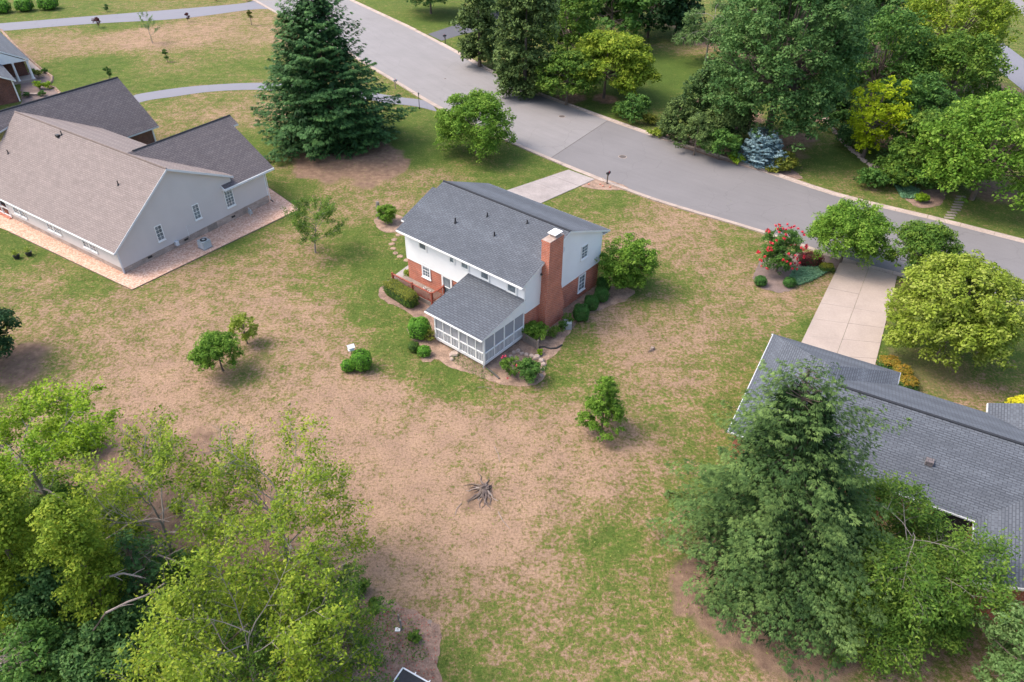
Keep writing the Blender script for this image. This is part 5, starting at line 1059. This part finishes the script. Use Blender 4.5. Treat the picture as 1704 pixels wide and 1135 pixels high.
cover('weeds', '', [(585,1000),(640,1010),(700,1040),(715,1100),(640,1110),(570,1100)], 'ground', 900, .11, .25, 5)
cover('undergrowth', '', [(-20,800),(60,790),(230,880),(330,960),(450,1000),(560,1060),(580,1180),(-40,1200)], 'elm', 24000, .2, 1.5, 6)
cover('undergrowth', '', [(1380,60),(1450,90),(1640,140),(1620,300),(1560,305),(1480,290),(1430,240),(1390,200)], 'oak', 10000, .38, 1.4, 7)
cover('undergrowth', '', [(760,-40),(1150,-40),(1150,30),(1040,40),(960,60),(900,60),(830,40)], 'dark', 8000, .4, 1.2, 8)
cover('leaf_litter', '', [(600,1000),(700,1020),(730,1060),(725,1130),(600,1130)], 'redleaf', 500, .09, .04, 9)
# flowers as parts of their bushes
def blooms(rootname, labpart, base, h, rad, n, mat, size, seed, top=.55):
    root = [o for o in bpy.data.objects if o.get('label') and labpart in o['label']][0]; rg = np.random.default_rng(seed)
    for i in range(n):
        a = rg.uniform(0, 6.28); z = rg.uniform(.15, 1) ; r = rad*math.sqrt(max(0, 1-(2*abs(z-.5))**2.5))*.98
        c = np.array([r*math.cos(a), r*math.sin(a), z*h]); k = 26; d = rnd_dirs(rg, k); P = c+d*size*rg.uniform(.2, 1, (k, 1)); V = leaf_quads(P, unit(d+rg.normal(0, .3, (k, 3))), rnd_dirs(rg, k), np.full(k, size*.8), np.full(k, size*.6))
        quads('flower', V, None, MT[mat], root)
blooms('crape_myrtle', 'crape myrtle dotted', None, 4.5, 2.0, 75, 'flower', .14, 1)
blooms('rose_bush', 'rose bush with pink blooms', None, 1.6, .86, 9, 'flower_pink', .11, 2)
# ------------------------------------------------------------------ street furniture and small things
def mailbox(px, py, ang, lab, post='wood_grey', box='black', h=1.05):
    r = empty('mailbox', (*W(px, py), 0), ang, label=lab, category='mailbox')
    q = MB(); q.box(-.05, .05, -.05, .05, 0, h); q.obox((-.04, -.05, h-.35), (.03, .35, .28), (.05, 0, 0), (0, -.03, .05)); q.build('post', MT[post], r)
    q = MB(); P = [(-.11, h), (.11, h)]+[(.11*math.cos(a), h+.12+.11*math.sin(a)) for a in np.linspace(0, math.pi, 9)]
    q.prism([(x, -.2, z) for x, z in P], (0, .55, 0)); b_ = q.build('box', MT[box], r)
    q = MB(); q.prism([(x*.96, -.215, z) for x, z in P], (0, .014, 0)); q.build('door', MT['ac' if box != 'black' else 'black'], b_)
    q = MB(); q.box(.112, .125, .0, .03, h+.1, h+.3); q.box(.112, .125, .03, .12, h+.22, h+.3); q.build('flag', MT['flower'], b_)
    return r
mailbox(1010, 306, math.radians(-40), 'black mailbox on a wooden post in a gravelly bed beside the kerb', 'bark', h=1.15)
mailbox(658, 148, math.radians(-55), 'silver mailbox on a thin post behind the huge cedar', 'wood_grey', 'ac', 1.1)
mailbox(741, 73, math.radians(120), 'black mailbox beside the sealed driveway across the street', 'black', h=1.2)
r = empty('lamp_post', (*W(698, 181), 0), 0, label='thin black lamp post beside the asphalt driveway mouth', category='lamp post')
MB().tube([(0, 0, 0), (0, 0, .2), (0, 0, .25), (0, 0, 1.75)], [.08, .07, .04, .035], 8).build('pole', MT['black'], r)
q = MB(); q.tube([(0, 0, 1.75), (0, 0, 1.8), (0, 0, 2.02)], [.05, .08, .11], 6); q.build('lantern', MT['glass'], r); MB().tube([(0, 0, 2.02), (0, 0, 2.06), (0, 0, 2.16)], [.13, .1, .01], 6).build('cap', MT['black'], r)
for (px, py, rr_, lab) in ((935, 194, .38, 'round iron manhole cover in the older asphalt above the seam'), (1036, 261, .42, 'round iron manhole cover in the newer asphalt'), (741, 131, .16, 'small valve cover in the street near the lamp post'), (845, 152, .14, 'small valve cover further up the street')):
    g = W(px, py); r = empty('manhole_cover', (*g, 0), 0, label=lab, category='manhole cover')
    MB().tube([(0, 0, .0), (0, 0, .020)], rr_*1.18, 24).build('ring', MT['gutter_conc'], r); MB().tube([(0, 0, .0205), (0, 0, .028)], rr_, 24).build('lid', MT['iron'], r)
# patched utility marks
for k, (x, y) in enumerate([(879, 167), (883, 170)]):
    MB().tube([(*W(x, y), .0), (*W(x, y), .022)], .13, 12).build('valve_cover', MT['iron'], None, label=['tiny upper valve lid beside the broad thuja', 'tiny lower valve lid beside the broad thuja'][k], category='valve cover')
# bird feeder beside the shrub
r = empty('bird_feeder', (*W(588, 606), 0), .5, label='white pole-mounted bird feeder beside the round lawn shrub', category='bird feeder')
MB().tube([(0, 0, 0), (0, 0, 1.35)], .03, 6).build('pole', MT['black'], r)
q = MB(); q.box(-.22, .22, -.16, .16, 1.35, 1.4); q.box(-.15, .15, -.11, .11, 1.4, 1.64); q.build('house', MT['trim_grey'], r)
q = MB(); q.prism([(-.26, -.24, 1.62), (.26, -.24, 1.62), (.26, 0, 1.82), (-.26, 0, 1.82)], (0, 0, .025)); q.prism([(-.26, .24, 1.62), (.26, .24, 1.62), (.26, 0, 1.82), (-.26, 0, 1.82)], (0, 0, .025)); q.build('roof', MT['white'], r)
MB().tube([(-.151, 0, 1.52), (-.158, 0, 1.52)], .045, 10).build('opening', MT['black'], r)
# picket fence
f0, f1 = G(868, 566), G(894, 582); r = empty('picket_fence', f0, 0, label='short weathered picket fence between porch corner and chimney', category='fence')
d = (f1-f0); L_ = np.linalg.norm(d); d = d/L_; s_ = np.array([-d[1], d[0], 0]); k = 0
while k*.14 < L_:
    a = d*(k*.14); q = MB(); hh = .85; q.prism([a-s_*.012, a+d*.085-s_*.012, a+d*.085-s_*.012+(0, 0, hh-.06), a+d*.042-s_*.012+(0, 0, hh), a-s_*.012+(0, 0, hh-.06)], s_*.02); q.build('picket', MT['wood_grey'], r); k += 1
q = MB(); q.obox(s_*.012+(0, 0, .2), d*L_, s_*.03, (0, 0, .07)); q.obox(s_*.012+(0, 0, .6), d*L_, s_*.03, (0, 0, .07)); q.build('rail', MT['wood_grey'], r); MB().obox(d*L_-s_*.05, d*.1, s_*.1, (0, 0, .95)).build('post', MT['wood_grey'], r)
# drain pipes on the ground
MB().tube([(*W(808, 612), .08), (*W(820, 621), .06), (*W(831, 631), .05)], .075, 8).build('drain_pipe', MT['pipe'], None, label='straight black drain pipe running out from the porch corner', category='pipe')
MB().tube([(*W(895, 579), .06), (*W(906, 578), .06), (*W(916, 581), .06), (*W(926, 580), .06), (*W(935, 575), .06)], .07, 8).build('drain_pipe', MT['pipe'], None, label='curved black corrugated drain pipe beside the picket fence', category='pipe')
# rocks round the rose bed
for i, (x, y, s) in enumerate([(855,588,.2),(862,586,.24),(868,590,.2),(876,592,.22),(884,594,.25),(893,597,.3),(900,602,.26),(904,608,.24),(902,617,.22),(900,626,.2),(850,594,.18),(846,600,.16)]):
    stone_piece('edging_rock', G(x, y), s, s*.9, MT['stone'], None, seed=i, label=['pale rough rock at the porch end of the row, against the porch wall', 'second pale rock from the porch wall, behind the pink rose bush', 'small pale rock behind the gap between the two rose bushes', 'pale rock behind the left side of the larger rose bush', 'rock at the upper left shoulder of the larger rose bush', 'largest pale rock, at the upper right of the larger rose bush', 'rock at the outer corner of the rose bed nearest the drain pipe', 'rock just below the outer corner of the rose bed', 'rock to the right of the larger rose bush', 'lowest rock in the row, at the bottom right of the rose bed', 'rock left of the pink rose bush', 'leftmost rock, beside the porch side wall'][i], category='rock', group='rocks edging the rose bed')
stone_piece('flat_rock', G(756, 590), .42, .18, MT['stone'], None, seed=50, label='flat brown rock in the mulch before the screened porch', category='rock')
stone_piece('flat_rock', G(752, 598), .2, .12, MT['stone'], None, seed=51, label='smaller rock just below the flat brown rock', category='rock')
# stone edging of the garden across the street
rg_ = random.Random(8); rw = empty('stone_edging', (0, 0, 0), label='row of grey field stones edging the shaded garden across the street', category='stone edging')
path = smooth([G(*p) for p in ((1372,196),(1385,215),(1402,236),(1425,257),(1440,270),(1455,279),(1475,283))], .42)
for i, p in enumerate(path): stone_piece('stone', (p[0]+rg_.uniform(-.12, .12), p[1]+rg_.uniform(-.12, .12), 0), rg_.uniform(.2, .36), rg_.uniform(.15, .35), MT['stone'], rw, 7, i)
# rocks in the mailbox bed
for i, (x, y) in enumerate([(980,307),(999,307),(1003,310),(1015,312),(1003,298)]):
    stone_piece('bed_rock', G(x, y), .13, .1, MT['brick'] if i != 4 else MT['stone'], None, seed=60+i, label=['small reddish rock nearest the concrete driveway in the mailbox bed', 'small reddish rock midway between driveway and black mailbox', 'small reddish rock just in front of the black mailbox', 'small reddish rock at the far tip of the mailbox bed'][i] if i != 4 else 'pale flat rock nearest the kerb beside the black mailbox', category='rock', **({'group': 'rocks round the black mailbox'} if i != 4 else {}))
# flower pots of the grey house
for i, (x, y) in enumerate([(29, 430), (49, 425)]):
    r = empty('potted_plant', (*W(x, y), 0), 0, label=['yellow-green plant in a black pot, left of the pair by the grey house', 'yellow-green plant in a black pot, right of the pair by the grey house'][i], category='potted plant')
    MB().tube([(0, 0, 0), (0, 0, .02), (0, 0, .36), (0, 0, .38)], [.2, .22, .29, .3], 12).build('pot', MT['black'], r)
    rg = np.random.default_rng(i); k = 120; dd = rnd_dirs(rg, k); dd[:, 2] = abs(dd[:, 2]); P = np.array([0, 0, .4])+dd*np.array([.3, .3, .5])*rg.uniform(.2, 1, (k, 1)); quads('foliage', leaf_quads(P, rnd_dirs(rg, k), dd, np.full(k, .2), np.full(k, .06)), rg.uniform(.3, 1, k), LM['yellowgreen'], r)
# rotten stump with spreading roots in the middle of the lawn
def stump(px, py, n, R, h, lab, seed, mat='stump'):
    rg = random.Random(seed); r = empty('tree_stump', (*W(px, py), 0), 0, label=lab, category='tree stump')
    for k in range(9 if n > 10 else 3):
        a = rg.uniform(0, 6.283); rr = R*.22*rg.random(); t0 = np.array([rr*math.cos(a), rr*math.sin(a), 0]); lean_ = np.array([rg.uniform(-.12, .12), rg.uniform(-.12, .12), h*rg.uniform(.5, 1.2)])
        w_ = rg.uniform(.06, .13); u_ = np.array([math.cos(a+1.5), math.sin(a+1.5), 0])*w_; v_ = np.array([math.cos(a), math.sin(a), 0])*w_*.5
        MB().prism([t0-u_-v_, t0+u_-v_, t0+u_*.7+v_, t0-u_*.8+v_], lean_).build('splinter', MT['dead' if k % 5 == 0 else mat], r)
    for k in range(n+6):
        a = rg.choice([rg.uniform(2.9, 5.6), rg.uniform(3.3, 5.2), rg.uniform(0, 6.283)]); L = R*rg.choice([rg.uniform(.5, 1.3), rg.uniform(.3, .8)]); pts = []; rs = []; aa = a
        for j in range(7):
            u = j/6; aa += rg.uniform(-.14, .14); pts.append((math.cos(aa)*(R*.08+L*u), math.sin(aa)*(R*.08+L*u), max(.015, h*.6*(1-u)**1.6+.05*rg.uniform(-1, 1)*(1-u)))); rs.append(R*rg.uniform(.03, .09)*(1-u*.8)+.006)
        MB().tube(pts, rs, 5).build('root', MT['dead' if k % 7 == 0 else (mat if k % 4 < 3 else 'bark')], r)
    return r
stump(806, 815, 26, 1.15, .38, 'weathered tree stump with spreading roots in the middle of the dry lawn', 4)
r = stump(1085, 582, 8, .5, .2, 'small pile of grey root debris on the lawn right of the brick house', 5)
def stick(pts, lab, rad=.025, mat='dead', name='fallen_branch'):
    P = [(*W(x, y), rad) for x, y in pts]; return MB().tube(P, [rad*(1-.5*i/len(P)) for i in range(len(P))], 5).build(name, MT[mat], None, label=lab, category='branch')
stick([(768,838),(760,847),(757,858)], 'short white stick just below left of the big stump')
stick([(829,852),(836,866),(848,880)], 'pale curved root stick below right of the big stump', .03)
stick([(823,744),(829,755),(832,770)], 'thin pale stick on the lawn above the big stump')
stick([(795,645),(806,644),(818,647)], 'thin straw-coloured stick near the porch bed edge', .02)
# dead grey branches in the thicket
def dead(px, py, z, pts, rad, lab):
    o = G(px, py, z); r = empty('dead_branch', (o[0], o[1], 0), 0, label=lab, category='branch'); rg = random.Random(px)
    P = [np.array([x, y, z+zz]) for x, y, zz in pts]; MB().tube(P, [rad*(1-.6*i/len(P)) for i in range(len(P))], 6).build('limb', MT['dead'], r)
    for k in range(5):
        i = rg.randrange(len(P)-1); s0 = (P[i]+P[i+1])/2; d = P[-1]-P[0]; L = .45*np.linalg.norm(d)*rg.uniform(.4, 1); v = np.array([d[0]*.5+rg.uniform(-1, 1)*L, d[1]*.5+rg.uniform(-1, 1)*L, rg.uniform(-.2, .6)*L]); v = v/np.linalg.norm(v)*L
        MB().tube([s0, s0+v*.5+(0, 0, .05*L), s0+v], [rad*.4, rad*.28, rad*.12], 5).build('side_twig', MT['dead'], r)
    MB().tube([(P[0][0]-1.7, P[0][1]+.2, 0), (P[0][0]-1.2, P[0][1]+.1, P[0][2]*.7), tuple(P[0])], [rad, rad, rad], 6).build('trunk', MT['bark'], r)
dead(176, 1020, 5.6, [(0,0,0),(.8,.5,.1),(1.5,.75,.2),(2.1,1.3,.3)], .055, 'thick pale dead branch across the dark gap in the thicket')
dead(170, 962, 5.4, [(0,0,0),(.9,.2,.1),(1.7,.1,0)], .06, 'thin pale dead branch above the thick one in the thicket')
dead(172, 900, 5.0, [(0,0,0),(1.0,.8,.3),(2.2,1.0,.5),(3.0,.8,.5)], .04, 'long arching dead branch at the upper thicket')
dead(255, 910, 3.6, [(0,0,0),(.5,-.6,.2),(1.4,-.9,.2),(2.3,-1.3,.1)], .07, 'forked grey dead branch near the pale bare soil')
dead(400, 1050, 5.2, [(0,0,0),(1.0,1.2,.2),(2.2,2.0,.4),(3.4,2.4,.5)], .06, 'long grey dead branch over the bottom yellow-green trees')
# brush pile in the lower left corner
rgb = random.Random(2); r = empty('brush_pile', (*at_c(40, 1110, 2.6), 0), 0, label='tangled pale dead brush hanging in the lower left corner', category='brush')
for k in range(46):
    a = rgb.uniform(0, 6.28); L = rgb.uniform(.5, 1.5); c = np.array([rgb.uniform(-.7, .7), rgb.uniform(-.6, .6), 3.6+rgb.uniform(-.4, .5)]); d = np.array([math.cos(a), math.sin(a), rgb.uniform(-.2, .5)])
    MB().tube([c-d*L*.5, c+(rgb.uniform(-.1, .1), rgb.uniform(-.1, .1), .08), c+d*L*.5], [.025 if k > 3 else .09, .02 if k > 3 else .07, .006], 4).build('twig', MT['dead'], r)
MB().tube([(0, 0, 0), (.1, 0, 3.5)], [.16, .1], 8).build('trunk', MT['bark_grey'], r)
# lower bed: posts, sign, box, shed
for i, (x, y) in enumerate([(668, 1048), (664, 1034)]):
    MB().tube([(*W(x, y), 0), (*W(x, y), .9 if i == 0 else .6)], .05, 6).build('garden_post', MT['bark_grey'], None, label=['taller grey wooden post in the lower mulch bed', 'shorter wooden post behind the taller one in the lower mulch bed'][i], category='post')
r = empty('garden_sign', (*W(716, 1042), 0), 0, label='round pale pink marker on a short stake in the lower mulch bed', category='marker'); MB().tube([(0, 0, 0), (0, 0, .35)], .015, 5).build('stake', MT['bark_grey'], r); MB().tube([(0, .01, .42), (0, -.02, .44)], .11, 14).build('disc', MT['stone'], r)
g = W(662, 1049); MB().box(g[0]-.13, g[0]+.13, g[1]-.1, g[1]+.1, .02, .10).build('white_tray', MT['white'], None, label='small white tray lying at the foot of the grey post', category='tray')
sh = empty('garden_shed', (*W(690, 1150), 0), math.radians(-28), label='small dark roof with white edge cut off by the bottom edge', category='shed')
q = MB(); q.box(-.7, 1.6, -1.6, .2, 0, .75); q.build('wall', MT['wood_grey'], sh); q = MB(); q.box(-.8, 1.7, -1.7, .3, .76, .82); q.build('roof', MT['dark'], sh); q = MB(); q.box(-.84, 1.74, .3, .36, .74, .86); q.box(-.86, -.8, -1.7, .36, .74, .86); q.build('edge', MT['white'], sh)
for x in (-.2, .6): MB().box(x, x+.05, .36, .46, .78, .83).build('bracket', MT['white'], sh)
# patio of the ranch house: teal umbrella, furniture
r = empty('patio_chair', (*at_c(1611, 925, .5), 0), .4, label='teal garden chair half hidden beside the ranch house wing', category='chair')
q = MB(); q.box(-.3, .3, -.3, .3, .4, .46); q.build('seat', MT['teal'], r); q = MB(); q.box(-.3, .3, .26, .32, .46, 1.05); q.build('backrest', MT['teal'], r)
for x in (-.27, .23):
    for y in (-.28, .24): MB().box(x, x+.04, y, y+.04, 0, .4).build('leg', MT['teal'], r)
blob('patio', [(1560,850),(1640,860),(1640,975),(1590,975),(1570,900)], .03, MT['concrete'], 0, kind='structure')
# window boxes / deck things by the brick house
for i, (x, y) in enumerate([(707, 482), (714, 487)]):
    g = G(x, y, .45); r = empty('deck_pot', (g[0], g[1], .402), 0, label=['white flower pot on the deck nearer the window', 'white flower pot on the deck nearer the railing corner'][i], category='flower pot'); MB().tube([(0, 0, 0), (0, 0, .02), (0, 0, .26)], [.09, .1, .13], 10).build('pot', MT['white'], r); MB().tube([(0, 0, .262), (0, 0, .30)], [.1, .03], 8).build('soil', MT['mulch_dark'], r)
g = W(939, 545); MB().box(g[0]-.05, g[0]+.55, g[1]-.3, g[1]+.3, 0, .6).build('utility_box', MT['ac'], None, label='pale grey utility box half hidden beside the nearest boxwood ball', category='utility box')
# bench-like white stone in the far bed
g = W(52, 159); MB().box(g[0]-.9, g[0]+.9, g[1]-.2, g[1]+.2, 0, .3).build('stone_bench', MT['stone'], None, label='low pale stone bench in the far porch bed', category='bench')
# leaves on the lawn
rg = np.random.default_rng(77); k = 900; P = np.column_stack([rg.uniform(-45, 30, k), rg.uniform(20, 70, k), np.full(k, .03)]); quads('fallen_leaves', leaf_quads(P, unit(np.array([0, 0, 1.])+rg.normal(0, .3, (k, 3))), rnd_dirs(rg, k), rg.uniform(.06, .13, k), rg.uniform(.04, .08, k)), rg.uniform(0, 1, k), LM['ground'], kind='stuff')
